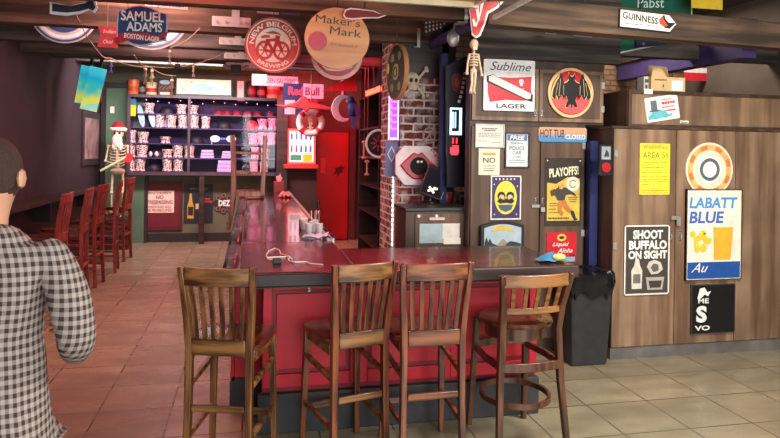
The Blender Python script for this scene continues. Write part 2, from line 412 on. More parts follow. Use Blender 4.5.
for i in range(7):
    y0 = 4.36+i*.86
    bbx(f, -.115, -.091, y0, y0+.07, .2, .93); bbx(f, -.115, -.091, y0+.07, y0+.86, .86, .93); bbx(f, -.115, -.091, y0+.07, y0+.86, .2, .28)
f.build('side_panel', bar, M_BAR, bev=.004)
bbx(MB(), .055, 1.87, 3.905, 3.949, .0, .24).build('kick_board', bar, M_KICK, bev=.006)
bbx(MB(), -.12, -.091, 4.33, 10.4, .0, .18).bx(-.99-.0, -.822, .23, .25, 0, .2).build('kick_board', bar, M_KICK)
bbx(MB(), .0, 1.88, 3.64, 3.93, .935, .98).build('underside_rail', bar, W_DARK)
b = MB(); bbx(b, -.06, .60, 4.765, 10.45, .982, 1.03); b.build('side_top', bar, W_TOP, bev=.006)
b = MB(); bbx(b, -.06, .60, 3.60, 4.758, .982, 1.031); b.build('corner_top', bar, W_TOPX, bev=.006)
b = MB(); bbx(b, .604, 1.955, 3.60, 4.42, .982, 1.03); b.build('front_top', bar, W_TOPX, bev=.006)
b = MB(); bbx(b, -.02, 1.965, 3.568, 3.598, .955, 1.03); b.build('front_edge', bar, W_DARK, bev=.008)
for y0, y1 in ((3.58, 4.52), (4.54, 6.5), (6.52, 8.5), (8.52, 10.44)):
    b = MB(); ln = y1-y0
    b.sweep([bp(-.107, y0, 1.005), bp(-.107, y0+.03, 1.01), bp(-.107, y1-.03, 1.01), bp(-.107, y1, 1.005)], [.07, .09, .09, .07], [.08, .11, .11, .08])
    b.build('arm_rest', bar, M_VINYL, bev=.03)
b = MB(); bbx(b, -.066, -.058, 3.62, 10.4, 1.031, 1.036); b.build('brass_strip', bar, M('worn_brass', (190, 150, 110), .3, .7))
b = MB(); bbx(b, .565, .598, 4.8, 10.4, 1.031, 1.04); b.build('metal_edge', bar, M_METAL)
for x in (.35, 1.05, 1.62):
    b = MB(); b.tube([bp(x, 3.93, .9), bp(x, 3.89, .9), bp(x, 3.88, .86), bp(x, 3.85, .87)], .008); b.build('coat_hook', bar, M_METAL)
# speed rail with bottles behind the bar
rl = thing('speed_rail', 'black speed rail shelf along the bartender side of the bar', 'shelf', (.69, 6.4, 0))
MB().bx(-.07, .09, -1.3, 2.4, .70, .72).build('tray', rl, M_BLK)
MB().bx(.085, .09, -1.3, 2.4, .721, .80).bx(-.07, -.065, -1.3, 2.4, .721, .80).build('rail', rl, M_METAL)
for y in (-1.25, .5, 2.35): MB().bx(-.06, .08, y-.02, y+.02, 0, .70).build('leg', rl, M_BLK)
# ------------------------------------------------------------------ bar stools
def arc(x0, x1, y, z, bow, n=9): return [(x0+(x1-x0)*i/(n-1), y-bow*(1-(2*i/(n-1)-1)**2), z) for i in range(n)]
def make_stool(name, label, WV, WH, WS, H=.70, T=1.10, hw=.2, loc=(0, 0, 0), rz=0, group=None, th=1.0):
    t = thing(name, label, 'bar stool', loc, (0, 0, rz), group)
    for s in (-1, 1):
        b = MB(); b.sweep([(s*(hw-.022), -.215, 0), (s*(hw-.028), -.195, .35), (s*(hw-.030), -.19, H), (s*(hw-.020), -.205, H+.16), (s*hw, -.25, T)], [.032*th, .034*th, .036*th, .034*th, .028*th], [.038*th, .04*th, .044*th, .04*th, .03*th], up=(0, -1, 0))
        b.build('back_post', t, WV, bev=.004)
        b = MB(); b.sweep([(s*(hw-.005), .225, 0), (s*(hw-.02), .20, H-.03)], [.03*th, .038*th], [.03*th, .038*th], up=(0, -1, 0)); b.build('leg', t, WV, bev=.004)
    b = MB(); pts = []
    for k in range(28):
        a = 2*math.pi*k/28; c, s_ = math.cos(a), math.sin(a)
        pts.append((math.copysign(abs(c)**.45, c)*(hw+.022), math.copysign(abs(s_)**.45, s_)*.215))
    n = len(pts); V = [(x, y+.005, H-.012) for x, y in pts]+[(x*1.02, y*1.02+.005, H+.014) for x, y in pts]+[(x*.8, y*.8+.005, H+.020) for x, y in pts]+[(0, 0, H+.008)]
    F = [list(range(n-1, -1, -1))]
    for r_ in (0, 1):
        for k in range(n): F.append((r_*n+k, r_*n+(k+1) % n, (r_+1)*n+(k+1) % n, (r_+1)*n+k))
    for k in range(n): F.append((2*n+k, 2*n+(k+1) % n, 3*n))
    b.add(V, F); b.build('seat', t, WS, ang=1.0)
    b = MB(); e = hw-.03
    for s in (-1, 1): b.bx(s*(hw-.02)-.01, s*(hw-.02)+.01, -.165, .18, H-.075, H-.014)
    b.bx(-e, e, .18, .20, H-.075, H-.014); b.build('apron', t, WH, bev=.003)
    ww = hw-.02
    b = MB(); b.sweep(arc(-ww+.002, ww-.002, -.246, T-.048, .022), .02, .092); b.build('top_rail', t, WH, bev=.005)
    b = MB(); b.sweep(arc(-ww+.028, ww-.028, -.206, H+.008, .006), .02, .085); b.build('lower_rail', t, WH, bev=.005)
    for k in range(6):
        u = -1+2*(k+.5)/6; x = u*(ww-.030); x1 = u*(ww-.008); bo = (1-u*u)
        b = MB(); b.sweep([(x, -.206-.006*bo, H+.052), ((x+x1)/2, -.212-.016*bo, H+.17), (x1, -.240-.021*bo, T-.095)], .026, .010, up=(0, -1, 0)); b.build('slat', t, WV, bev=.002)
    b = MB(); b.bx(-ww+.03, ww-.03, -.212, -.19, .375, .41); b.build('stretcher', t, WH, bev=.004)
    b = MB(); b.bx(-ww+.01, ww-.01, .205, .228, .20, .235); b.build('foot_rest', t, WH, bev=.004)
    for s in (-1, 1):
        for z0, z1 in ((.50, .53), (.24, .25)):
            b = MB(); b.sweep([(s*(hw-.026), -.18, z0), (s*(hw-.012), .19, z1)], .022, .03); b.build('stretcher', t, WH, bev=.004)
    return t
G_ST = None
S1 = make_stool('bar_stool', 'slatted oak bar stool at the left end of the red bar, turned to the right', W_OAK, W_OAKH, W_SEAT, loc=(-.09, 3.55, 0), rz=R(-17), T=1.12, hw=.187)
W_OAKR = wood('stool_reddish_oak_upright', (64, 32, 20), (146, 84, 50), 'z', .35, coat=.3)
W_OAKRH = wood('stool_reddish_oak_rail', (72, 38, 22), (156, 92, 54), 'x', .35, coat=.3)
S2 = make_stool('bar_stool', 'slatted wooden bar stool second from the left, turned to the left beside its twin', W_OAKR, W_OAKH, W_SEAT, loc=(.535, 3.58, 0), rz=R(15), hw=.178, T=1.12)
S3 = make_stool('bar_stool', 'reddish slatted bar stool third from the left, squarely facing the bar', W_OAKR, W_OAKRH, W_SEAT, loc=(.975, 3.54, 0), rz=R(1), T=1.12, hw=.193)
# fourth stool: low curved back with short spindles and curved stretchers
t = thing('bar_stool', 'low-backed bar stool with pale curved back rail and round foot hoop beside the bin', 'bar stool', (1.565, 3.60, 0), (0, 0, R(3)))
for s in (-1, 1):
    b = MB(); b.sweep([(s*.215, -.25, 0), (s*.19, -.20, .4), (s*.175, -.185, .70), (s*.185, -.215, .85), (s*.215, -.27, 1.035)], [.034, .036, .04, .036, .03], [.03, .036, .042, .036, .028], up=(0, -1, 0)); b.build('back_post', t, W_WAL, bev=.004)
    b = MB(); b.sweep([(s*.19, .245, 0), (s*.165, .19, .69)], [.03, .038], [.03, .038], up=(0, -1, 0)); b.build('leg', t, W_WAL, bev=.004)
b = MB(); b.lathe([(.17, .70), (.215, .705), (.222, .72), (.215, .735), (.17, .742), (.02, .728)], 0, 0, 36, 1, .98); b.build('seat', t, W_SEAT)
b = MB(); b.sweep([(.172*math.cos(a), .172*math.sin(a), .665) for a in [2*math.pi*k/32 for k in range(33)]], .022, .065); b.build('apron', t, W_WAL)
b = MB(); b.sweep(arc(-.2, .2, -.257, .998, .035), .02, .07); b.build('top_rail', t, W_WALH, bev=.004)
b = MB(); b.sweep(arc(-.178, .178, -.210, .822, .03), .018, .036); b.build('lower_rail', t, W_WALH, bev=.004)
for k in range(5):
    u = -1+2*(k+.5)/5; b = MB(); bo = 1-u*u
    b.sweep([(u*.165, -.214-.03*bo, .84), (u*.18, -.250-.034*bo, .963)], .024, .01, up=(0, -1, 0)); b.build('slat', t, W_WALH)
b = MB(); b.sweep(arc(-.185, .185, -.205, .50, .03), .018, .05); b.build('stretcher', t, W_WAL, bev=.003)
b = MB(); b.sweep(arc(-.165, .165, .2, .52, -.03), .018, .05); b.build('stretcher', t, W_WAL, bev=.003)
b = MB(); b.sweep([(.2*math.cos(a), .215*math.sin(a), .27) for a in [2*math.pi*k/40 for k in range(41)]], .018, .032); b.build('foot_hoop', t, W_WAL)
for s in (-1, 1):
    b = MB(); b.sweep([(s*.185, -.18, .5), (s*.196, 0, .5), (s*.172, .18, .5)], .018, .04); b.build('stretcher', t, W_WAL)
# red-lit stools along the left wall, red light put into their wood, and the ledge they face
RS = make_stool('bar_stool', 'x', W_REDLIT, W_REDLIT, W_SEAT, H=.80, T=1.25)
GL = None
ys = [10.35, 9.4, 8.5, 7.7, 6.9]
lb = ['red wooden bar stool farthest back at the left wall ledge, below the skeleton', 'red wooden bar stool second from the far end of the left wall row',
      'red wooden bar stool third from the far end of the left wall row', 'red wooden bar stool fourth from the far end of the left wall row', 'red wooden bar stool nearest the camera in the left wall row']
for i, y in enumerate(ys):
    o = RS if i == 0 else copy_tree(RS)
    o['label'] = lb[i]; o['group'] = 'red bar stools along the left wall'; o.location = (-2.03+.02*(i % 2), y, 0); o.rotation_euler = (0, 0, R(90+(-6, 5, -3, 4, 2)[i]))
lg = thing('wall_ledge', 'dark drinks ledge along the left wall in front of the red stools', 'ledge', (XL+.16, 8.6, 0))
MB().bx(-.155, .13, -2.9, 2.3, 1.03, 1.07).build('top', lg, W_DARK)
for y in (-2.6, 0, 2.1): MB().bx(-.155, .05, y-.02, y+.02, .78, 1.03).build('bracket', lg, M_BLK)
# stool stood upside down on the far end of the bar
W_PALE = wood('stool_pale_wood', (124, 84, 60), (182, 138, 106), 'z', .4, coat=.2)
u = make_stool('bar_stool', 'pale wooden bar stool resting upside down on the far end of the bar top', W_PALE, W_PALE, W_PALE, H=.84, T=1.28, hw=.23, th=1.5)
u.location = (-.045, 9.1, 1.031+.862); u.rotation_euler = (math.pi, 0, R(90))
# ------------------------------------------------------------------ far wall: display cabinet with its shelves
YC = 11.80                       # front of the display cabinet
def P(px, py, Y=YC): return at(px, py, Y)
ca, cb = P(127, 136), P(281, 136); ztop, zbot = P(200, 96).z, P(200, 175.5).z
cx0, cx1 = ca.x, cb.x
M_CABP = M('display_cabinet_plum', (74, 52, 70), .4, var=.2, scale=4)
M_CABIN = M('display_cabinet_inside', (28, 16, 52), .8, var=.6, scale=3)
dc = thing('display_cabinet', 'wide plum display cabinet with glass front and five shelves of mugs on the far wall', 'display cabinet', ((cx0+cx1)/2, YF, zbot))
W2 = (cx1-cx0)/2; H2 = ztop-zbot; DY = YC-YF
MB().bx(-W2, W2, -.02, -.001, 0, H2).build('back_panel', dc, M_CABIN)
MB().bx(-W2, -W2+.05, DY, -.021, 0, H2).bx(W2-.05, W2, DY, -.021, 0, H2).bx(-W2+.05, W2-.05, DY, -.021, H2-.05, H2).bx(-W2+.05, W2-.05, DY, -.021, 0, .06).build('frame', dc, M_CABP)
sy = [114.5, 128.3, 143.8, 158]
SZ = [P(200, y+.3, YC+.1).z for y in sy]+[zbot+.06]
for z in SZ[:4]: MB().bx(-W2+.05, W2-.05, DY+.03, -.021, z-zbot-.012, z-zbot).build('shelf', dc, M('shelf_board', (96, 82, 118), .4))
lights = MB(); 
for i in range(14):
    lights.ball((-W2+.3+i*.19, DY+.06, H2-.09-.02*(i % 3)), .009, 6)
lights.build('bead_lights', dc, emitm('bead_light', (255, 170, 190), 2.5))
MB().bx(-W2+.05, W2-.05, DY+.008, DY+.014, .06, H2-.05).build('glass_front', dc, glassm('cabinet_glass', (250, 245, 255), .02))
MB().bx(-.31, -.27, DY-.004, DY+.03, 0, H2).build('centre_stile', dc, M_CABP)
pl = at(201.5, 200, YC+.02)
MB().bx(pl.x-.05, pl.x+.05, YC+.0, YC+.08, 0, zbot-.001)
pp = MB().bx(pl.x-(cx0+cx1)/2-.045, pl.x-(cx0+cx1)/2+.045, DY+.02, DY+.10, -zbot, -.001).build('leg', dc, W_DARK)
SHN = ['top shelf', 'second shelf', 'third shelf', 'fourth shelf', 'bottom shelf']
M_MUG = patternm('mug_cream_black_print', (238, 222, 190), (48, 36, 34), 46, .53, .57)
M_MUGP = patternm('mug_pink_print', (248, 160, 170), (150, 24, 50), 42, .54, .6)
def mug_mesh(h, w, m):
    b = MB().mat(m); b.lathe([(.38*w, 0), (.44*w, .06*h), (.36*w, .3*h), (.40*w, .6*h), (.50*w, .94*h), (.48*w, h), (.42*w, h), (.36*w, .7*h), (.3*w, .1*h)], 0, 0, 14)
    return b
protos = {}
def mug(px, y0, si, w=9, m=M_MUG, pink=False, label=None):
    h = (SY(si)-y0)/52.0; ww = w*1.15/52.0
    key = (round(h, 2), round(ww, 2), pink)
    p = P(px, 100, YC+.12)
    if key not in protos:
        o = mug_mesh(h, ww, M_MUGP if pink else M_MUG).build('patterned_mug'); protos[key] = o
    else:
        o = protos[key].copy(); COL.objects.link(o)
    o.location = (p.x, YC+.14, SZ[si]+.001)
    tag(o, label, 'mug', 'patterned mugs in the display cabinet'); return o
def SY(si): return (sy+[172])[si]
mugs = {0: [(149, 105, 9), (181.5, 105.5, 9), (193, 106, 9)], 1: [(160, 116, 8), (171.5, 116.5, 9), (183, 116, 9), (194, 116, 9), (206, 117, 8)],
        2: [(131, 132, 9), (143.5, 133.5, 9), (166, 137.5, 9)], 3: [(131, 145, 9), (142.5, 146.5, 10), (168, 150, 9), (178.5, 146, 9), (190, 146, 9)],
        4: [(131, 160, 9), (141, 160.5, 9), (168, 159.5, 9), (179, 159.5, 9)]}
for si, L in mugs.items():
    for i, (px, y0, w) in enumerate(L):
        mug(px, y0, si, w, label='cream black-patterned mug, %s from the left on the %s of the display cabinet' % (ORD[i], SHN[si]))
pk = {1: [(263, 118, 9), (273, 117, 9)], 2: [(254, 133, 9), (263, 132, 9), (272.5, 132, 9)], 3: [(256, 147, 8), (266, 148, 8)], 4: [(255, 162, 8), (265, 162, 8)]}
for si, L in pk.items():
    for i, (px, y0, w) in enumerate(L):
        mug(px, y0, si, w, pink=True, label='pink-lit patterned mug, %s of the pink mugs on the %s' % (ORD[i], SHN[si]))
# dark red caps in a row on the top shelf
M_CAPR = M('dark_red_cap', (120, 14, 24), .6)
cap0 = None
for i, px in enumerate((218, 227, 237, 247.5, 258, 271)):
    if not cap0:
        cap0 = thing('cap', 'x', 'cap', group='red caps on the top shelf')
        b = MB(); b.lathe([(.085, 0), (.088, .03), (.075, .075), (.04, .1), (.005, .105)], 0, 0, 16); b.build('crown', cap0, M_CAPR)
        b = MB(); b.prism([(-.07, 0), (.07, 0), (.05, .012), (-.05, .012)], -.15, -.07); b.build('brim', cap0, C((150, 30, 40)))
        o = cap0
    else: o = copy_tree(cap0)
    o['label'] = 'dark red cap, %s from the left in the cap row on the top shelf' % ORD[i]
    o.location = (P(px, 100).x, YC+.19, SZ[0]+.001)
# black caps and other display goods
for px, si, lab in ((166, 0, 'black cap on the top shelf between cream mugs'), (224, 1, 'black cap beside the pink mugs on the second shelf'), (196, 2, 'black cap in the middle of the third shelf'), (153, 4, 'large black cap between cream mugs on the bottom shelf'), (157, 3, 'black cap with white shoes on the fourth shelf')):
    c = thing('cap', lab, 'cap', (P(px, 100).x, YC+.2, SZ[si]+.001)); s = 1.25
    b = MB(); b.lathe([(.1*s, 0), (.105*s, .04), (.09*s, .1), (.05*s, .135), (.005, .14)], 0, 0, 16); b.build('crown', c, C((24, 22, 28)))
    b = MB(); b.prism([(-.09, 0), (.09, 0), (.06, .014), (-.06, .014)], -.17, -.1); b.build('brim', c, C((30, 26, 34)))
for px, y0, lab in ((143, 107, 'pale blue miniature surfboard leaning at the left of the second shelf'), (153.5, 111, 'pale blue miniature surfboard leaning beside the first mug of the second shelf')):
    q = P(px, 100); h = (128.3-y0)/52
    b = MB(); b.disc(0, h/2, .05, -.008, .008, 24, h/2); o = b.build('miniature_surfboard', None, C((170, 214, 224), .3), loc=(q.x, YC+.07, SZ[1]+.004)); o.rotation_euler = (R(-8), R(-12), 0)
    tag(o, lab, 'surfboard')
b = MB(); b.disc(0, .11, .1, -.01, .01, 28); b.mat(C((190, 160, 200))).disc(0, .11, .07, -.014, -.0101, 24)
o = b.build('plate', None, loc=(P(165.5, 100).x, YC+.22, SZ[1]+.004)); o.rotation_euler = (R(-10), 0, 0); o.data.materials.clear(); o.data.materials.append(C((176, 168, 206))); tag(o, 'round lilac plate standing behind mugs on the second shelf', 'plate')
g = thing('sunglasses', 'white sunglasses with blue bridge on the third shelf', 'sunglasses', (P(223, 138).x, YC+.1, SZ[2]+.1))
for s in (-1, 1):
    MB().disc(s*.14, 0, .085, -.02, .0, 20, .06).build('lens', g, C((235, 240, 255), .2))
    MB().bx(s*.2-.008, s*.2+.008, .0, .2, -.1, .0).build('temple', g, C((200, 205, 230)))
MB().bx(-.06, .06, -.018, -.002, -.015, .02).build('bridge', g, C((80, 120, 230)))
for i, (px, w) in enumerate(((150, .07), (156, .07))):
    b = MB(); b.ball((0, 0, .06), (w*.6, .12, .055), 12); o = b.build('shoe', None, C((236, 224, 220)), loc=(P(px, 150).x, YC+.07, SZ[3]+.004 )); o.rotation_euler = (0, 0, R(10)); o.scale = (.8, .6, 1)
    tag(o, 'small white shoe, %s of the pair on the fourth shelf' % ('left' if i == 0 else 'right'), 'shoe', 'white shoes on the fourth shelf')
for i, (px, si, y0, w, lab) in enumerate([(207, 3, 150, 12, 'folded pale shirt on the fourth shelf, left of the other pale shirt'), (228, 3, 151, 12, 'folded pale shirt on the fourth shelf, nearer the upside-down stool'), (226, 4, 161, 16, 'folded pale shirt on the bottom shelf')]):
    b = MB(); h = (SY(si)-y0)/52
    for k in range(3): b.bx(-w/104+k*.008, w/104-.006*k, -.08, .08, k*h/3+.002, (k+1)*h/3-.003)
    tag(b.build('folded_shirt', None, C((196, 190, 216), .6), loc=(P(px, 150).x, YC+.13, SZ[si]+.001), bev=.006), lab, 'shirt')
b = MB(); b.lathe([(.08, 0), (.1, .04), (.1, .1), (.05, .16), (.0, .17)], 0, 0, 16); tag(b.build('beanie', None, C((210, 30, 50)), loc=(P(252.5, 120).x, YC+.13, SZ[1]+.001)), 'red knitted beanie on the second shelf beside pink mugs', 'hat')
s_ = Sign('sticker_card', 'yellow and teal card inside the top left corner of the display cabinet', 'card', (128.5, 99, 136, 116), YC+.03)
s_.panel(C((236, 226, 20)), .004)
MB().bx(-s_.w/2, s_.w/2, -.006, -.0041, s_.h*.15, s_.h/2).build('teal_band', s_.e, C((30, 130, 130)))
for i, (px, py) in enumerate(((130, 119), (132, 130))): pass
# ---- things standing on top of the cabinet
ZT = ztop+.001
def can(name, label, cat, px, w, y0, body, band=None, cap=None, neck=False, Y=YC+.14):
    p = at(px, 90, Y); h = at(px, y0, Y).z-ZT; r = w/2/52.5
    t = thing(name, label, cat, (p.x, Y, ZT))
    if neck: prof = [(r*.9, 0), (r, .02), (r, h*.55), (r*.4, h*.72), (r*.34, h*.94)]
    else: prof = [(r*.92, 0), (r, .015), (r, h*.92), (r*.9, h*.955)]
    MB().lathe(prof, 0, 0, 20).build('body', t, C(body, .3))
    if band: MB().lathe([(r*1.01, h*.2), (r*1.015, h*.21), (r*1.015, h*.5), (r*1.01, h*.51)], 0, 0, 20).build('paper_label', t, C(band))
    if cap: MB().lathe([(r*(.4 if neck else .8), h*.956), (r*(.4 if neck else .8), h)], 0, 0, 16).build('cap', t, C(cap))
    return t
can('jar', 'orange jar with dark band at the left end on top of the display cabinet', 'jar', 133.5, 10, 79, (222, 112, 58), (190, 80, 40), (60, 30, 26))
can('bottle', 'dark bottle between the orange and the cream jar on top of the display cabinet', 'bottle', 142, 7, 80, (44, 36, 40), (120, 104, 96), (90, 84, 84), neck=True)
can('jar', 'cream and red jar on top of the display cabinet', 'jar', 151.5, 10, 82, (238, 214, 170), (196, 40, 40), (170, 50, 44))
can('jar', 'dark brown jar beside the pink card on top of the display cabinet', 'jar', 251, 9, 81, (84, 22, 30), (130, 40, 48), (40, 16, 20))
can('jar', 'dark red jar with pale lines on top of the display cabinet near the red-lit corner', 'jar', 261, 8, 83, (70, 20, 28), (150, 60, 66), (40, 16, 20))
can('lantern', 'pink glowing lantern jar at the right end on top of the display cabinet', 'lantern', 273, 12, 81, (250, 150, 130), (214, 30, 50), (230, 120, 120))  # plain pink jar that gives no light
s_ = Sign('framed_card', 'dark framed card with blue top lying on the display cabinet beside the lit picture box', 'picture', (158, 79, 172, 96), YC+.1)
s_.panel(C((74, 30, 24)), .02); s_.frame(C((40, 26, 22)), .03, .02)
b = MB(); b.mat(C((170, 196, 214))).disc(0, s_.h*.3, s_.w*.38, -.024, -.0201, 20, s_.h*.13); b.mat(C((220, 120, 40)))
for k in range(9): b.bx(-.1+k*.022, -.09+k*.022, -.023, -.0201, -.03+.02*(k % 3), -.012+.02*(k % 3))
b.mat(C((230, 210, 200))).bx(-.08, .08, -.023, -.0201, -s_.h*.42, -s_.h*.28); b.build('printed_art', s_.e)
s_ = Sign('light_box', 'long lit picture box, pale blue on peach, on top of the display cabinet', 'light box', (176, 79, 232, 97), YC+.1)
s_.panel(M_BLK, .1, name='case', y=.06)
MB().bx(-s_.w*.48, s_.w*.48, -.046, -.041, -s_.h*.36, s_.h*.46).build('lit_face', s_.e, emitm('peach_glow', (250, 205, 180), .4))
b = MB(); b.mat(emitm('pale_blue_glow', (150, 220, 240), .45)); b.prism([(s_.w*x, s_.h*z) for x, z in [(-.28, -.34), (-.24, -.05), (-.17, .15), (-.05, .28), (.06, .22), (.14, .08), (.2, -.15), (.24, -.34)]], -.05, -.0461)
b.mat(emitm('white_glow', (250, 246, 250), .45)); b.prism([(s_.w*x, s_.h*z) for x, z in [(.06, .25), (.18, .3), (.3, .2), (.38, -.05), (.36, -.25), (.3, -.05), (.2, .1), (.15, .1)]], -.052, -.0462)
b.mat(C((70, 110, 170)));
for x, z in ((-.36, -.1), (-.33, -.2), (-.38, -.2), (.1, -.1), (.12, 0), (-.22, .3)): b.disc(s_.w*x, s_.h*z, .012, -.054, -.0525, 10)
b.build('picture', s_.e)
s_ = Sign('paper_card', 'narrow pink card standing upright beside the lit picture box', 'card', (237, 81, 244, 101), YC+.05)
s_.panel(C((250, 180, 170)), .02); s_.frame(C((220, 110, 110)), .023, .01)
b = MB(); b.ring(0, s_.h*.2, .02, .03, -.023, -.0201, 16).mat(C((160, 50, 60))); b.build('printed_ring', s_.e, C((160, 50, 60)))
# ---- signs on the wall under the cabinet
s_ = Sign('notice_board', 'NO TRESPASSING private property notice in wide maroon frame low on the far wall', 'sign', (137, 182, 182.5, 230), YF-.001)
s_.panel(C((104, 22, 38)), .02, name='backing'); s_.frame(C((84, 16, 32)), .035, .05)
w, h = 32/52, 28.5/52
MB().bx(-.245+.0, .245, -.03, -.0201, -.12, .275).build('notice_panel', s_.e, C((238, 206, 190)))
b = MB(); T = (130, 22, 44)
b.mat(C(T)).text('PRIVATE PROPERTY', 0, .235, .4, .05, -.031, bold=.01).text('NO', 0, .16, .13, .065, -.031, bold=.03).text('TRESPASSING', 0, .07, .44, .07, -.031, bold=.02)
b.text('VIOLATORS WILL', 0, -.015, .40, .045, -.031, bold=.01).text('BE PROSECUTED', 0, -.075, .41, .045, -.031, bold=.01)
b.ring(0, .075, .228, .234, -.032, -.031, 4, 45, 45) if False else None
b.build('lettering', s_.e)
s_ = Sign('poster', 'dark poster with golden bottle on the far wall behind the thin post', 'poster', (184, 184, 213, 223), YF-.001)
s_.panel(C((34, 38, 44)), .012); 
b = MB(); b.mat(C((206, 150, 60))).prism([(s_.w*x, s_.h*z) for x, z in [(-.38, -.38), (-.16, -.38), (-.16, -.05), (-.22, .08), (-.24, .26), (-.30, .26), (-.32, .08), (-.38, -.05)]], -.0165, -.0121)
b.mat(C((50, 30, 20))).bx(-s_.w*.36, -s_.w*.18, -.019, -.0166, -s_.h*.3, -s_.h*.08); b.build('bottle_picture', s_.e)
s_.txt([('HAND CRAFTED', 0, .38, .6, .06, (150, 150, 150)), ('TEQUILA', .26, .1, .3, .07, (190, 60, 60)), ('SINCE', .12, -.15, .2, .06, (170, 160, 150))][:1], -.0125)
b = MB(); b.mat(C((190, 60, 60))); b.bx(.06, .24, -.015, -.0121, .02, .05); b.bx(.1, .2, -.015, -.0121, .07, .1); b.mat(C((220, 200, 160))).bx(-.05, .05, -.015, -.0121, -.1, .0); b.build('printed_bands', s_.e)
s_ = Sign('cut_out_sign', 'petal-shaped wooden cut-out sign with white letters near the bar end on the far wall', 'sign', (214, 193, 233, 213), YF-.001)
b = MB(); b.mat(C((60, 34, 34)))
for k in range(8):
    a = 2*math.pi*k/8; b.disc(.135*math.cos(a), .14*math.sin(a), .055, -.02-.001*(k % 2), 0, 16)
b.disc(0, 0, .13, -.018, 0, 24); b.build('board', s_.e)
for k in (1, 2, 3, 5, 6, 7):
    a = 2*math.pi*k/8; MB().ring(.135*math.cos(a), .14*math.sin(a), .03, .042, -.024, -.0212, 14).build('petal_ring', s_.e, C((160, 120, 110)))
s_.txt([('DEZ', .05, .0, .62, .30, WHITE, 0, .05)], -.024)
# menu board with red ledge, tissue box
YM = 11.35
pt = at(284, 150, 11.45)
struct(MB().bx(pt.x-.13, pt.x+.06, 11.4, 11.56, 0, 2.74).build('trim_8', None, W_DARK))
pt2 = at(301, 150, 11.5)
struct(MB().bx(pt.x+.07, at(317, 150, 11.5).x, 11.5, 11.6, 0, 2.75).build('trim_9', None, M('brown_partition', (58, 34, 30), .7, var=.25, scale=3)))
s_ = Sign('menu_board', 'bright menu board of small pictures in pink frame beside the red door', 'menu board', (287, 129, 315.5, 164), 11.46)
s_.panel(M_BLK, .03, name='backing', y=.03); s_.frame(C((224, 110, 104), .4), .045, .035)
MB().bx(-s_.w/2+.035, s_.w/2-.035, -.012, -.001, -s_.h/2+.035, s_.h/2-.035).build('lit_sheet', s_.e, emitm('menu_glow', (226, 240, 246), .5))
b = MB()
for r_ in range(2):
    for k in range(5):
        b.mat(C([(60, 120, 170), (40, 150, 150), (120, 90, 160)][(k+r_) % 3])); x = -.17+k*.083; z = .17-.22*r_
        b.bx(x-.018, x+.018, -.016, -.0125, z-.05, z+.05); b.bx(x-.01, x+.01, -.016, -.0125, z+.05, z+.085)
b.mat(C((70, 130, 170))).bx(-.2, .2, -.016, -.0125, -.125, -.115); b.mat(C((240, 226, 40))).bx(.03, .19, -.016, -.0125, -.27, -.14); b.mat(C((60, 160, 120))).bx(-.19, .0, -.016, -.0125, -.25, -.15); b.build('menu_pictures', s_.e)
l0, l1 = at(283.5, 166, 11.4), at(318, 166, 11.4)
o = MB().bx(l0.x, l1.x, 11.31, 11.458, l0.z-.04, l0.z+.03).build('wall_shelf', None, C((190, 40, 34), .4), bev=.004); tag(o, 'narrow red wooden shelf under the menu board', 'shelf')
tb = thing('tissue_box', 'red tissue box with tissue sticking up on the far end of the bar', 'tissue box', (at(281.5, 180, 10.2).x-.04, 10.2, 1.031))
MB().bx(-.08, .08, -.08, .08, 0, .17).build('box', tb, C((150, 20, 34), .4), bev=.004)
b = MB(); b.prism([(-.03, .171), (.03, .171), (.055, .23), (.03, .25), (.02, .3), (-.0, .26), (-.05, .25)], -.006, .006); b.prism([(-.02, .171), (.03, .171), (.0, .27), (-.03, .24)], .01, .02); b.build('tissue', tb, C((250, 190, 190)))
# ---- Santa-hatted skeleton
YS = 11.5; pc = at(118, 150, YS); ZB = .52
crate = thing('wooden_crate', 'dark wooden crate under the Santa-hatted skeleton by the green door', 'crate', (pc.x-.02, YS+.02, 0))
MB().bx(-.22, .22, -.2, .2, 0, ZB-.002).build('box', crate, W_DARK, bev=.006)
for z in (.12, .28, .42): MB().bx(-.228, .228, -.215, -.2005, z-.04, z+.04).build('slat', crate, W_CABD)
sk = thing('skeleton', 'pale bone skeleton with white beard and Santa hat beside the display cabinet', 'skeleton', (pc.x, YS, ZB))
def bone(name, pts, r, parent, k=1.6):
    b = MB(); b.tube(pts, [r*k]+[r]*(len(pts)-2)+[r*k] if len(pts) > 2 else r, 8); b.ball(pts[0], r*k, 8); b.ball(pts[-1], r*k, 8)
    return b.build(name, parent, M_BONE)
b = MB(); b.ball((0, 0, 1.42), (.09, .1, .11), 14); b.bx(-.05, .05, -.08, .02, 1.29, 1.34); b.build('skull', sk, M_BONE)
MB().ball((-.035, -.085, 1.42), (.022, .02, .025), 8).ball((.035, -.085, 1.42), (.022, .02, .025), 8).build('eye_socket', sk, C((20, 14, 14)))
b = MB(); b.ball((0, -.09, 1.28), (.085, .06, .13), 14); b.ball((.05, -.09, 1.2), (.05, .045, .09), 10); b.ball((-.04, -.09, 1.2), (.05, .045, .08), 10); b.build('beard', sk, M('white_beard', (236, 222, 206), .95, bump=.8, scale=50))
hat = MB().lathe([(.12, 1.47), (.125, 1.49), (.10, 1.55), (.06, 1.60), (.02, 1.62)], 0, 0, 18).build('santa_hat', sk, C((150, 16, 28), .9)); MB().lathe([(.125, 1.455), (.14, 1.47), (.14, 1.5), (.12, 1.515)], 0, 0, 18).build('hat_trim', hat, C((240, 226, 222), .95))
bone('spine', [(0, .02, .8), (0, .03, 1.0), (0, .02, 1.2), (0, 0, 1.32)], .02, sk, 1.2)
b = MB()
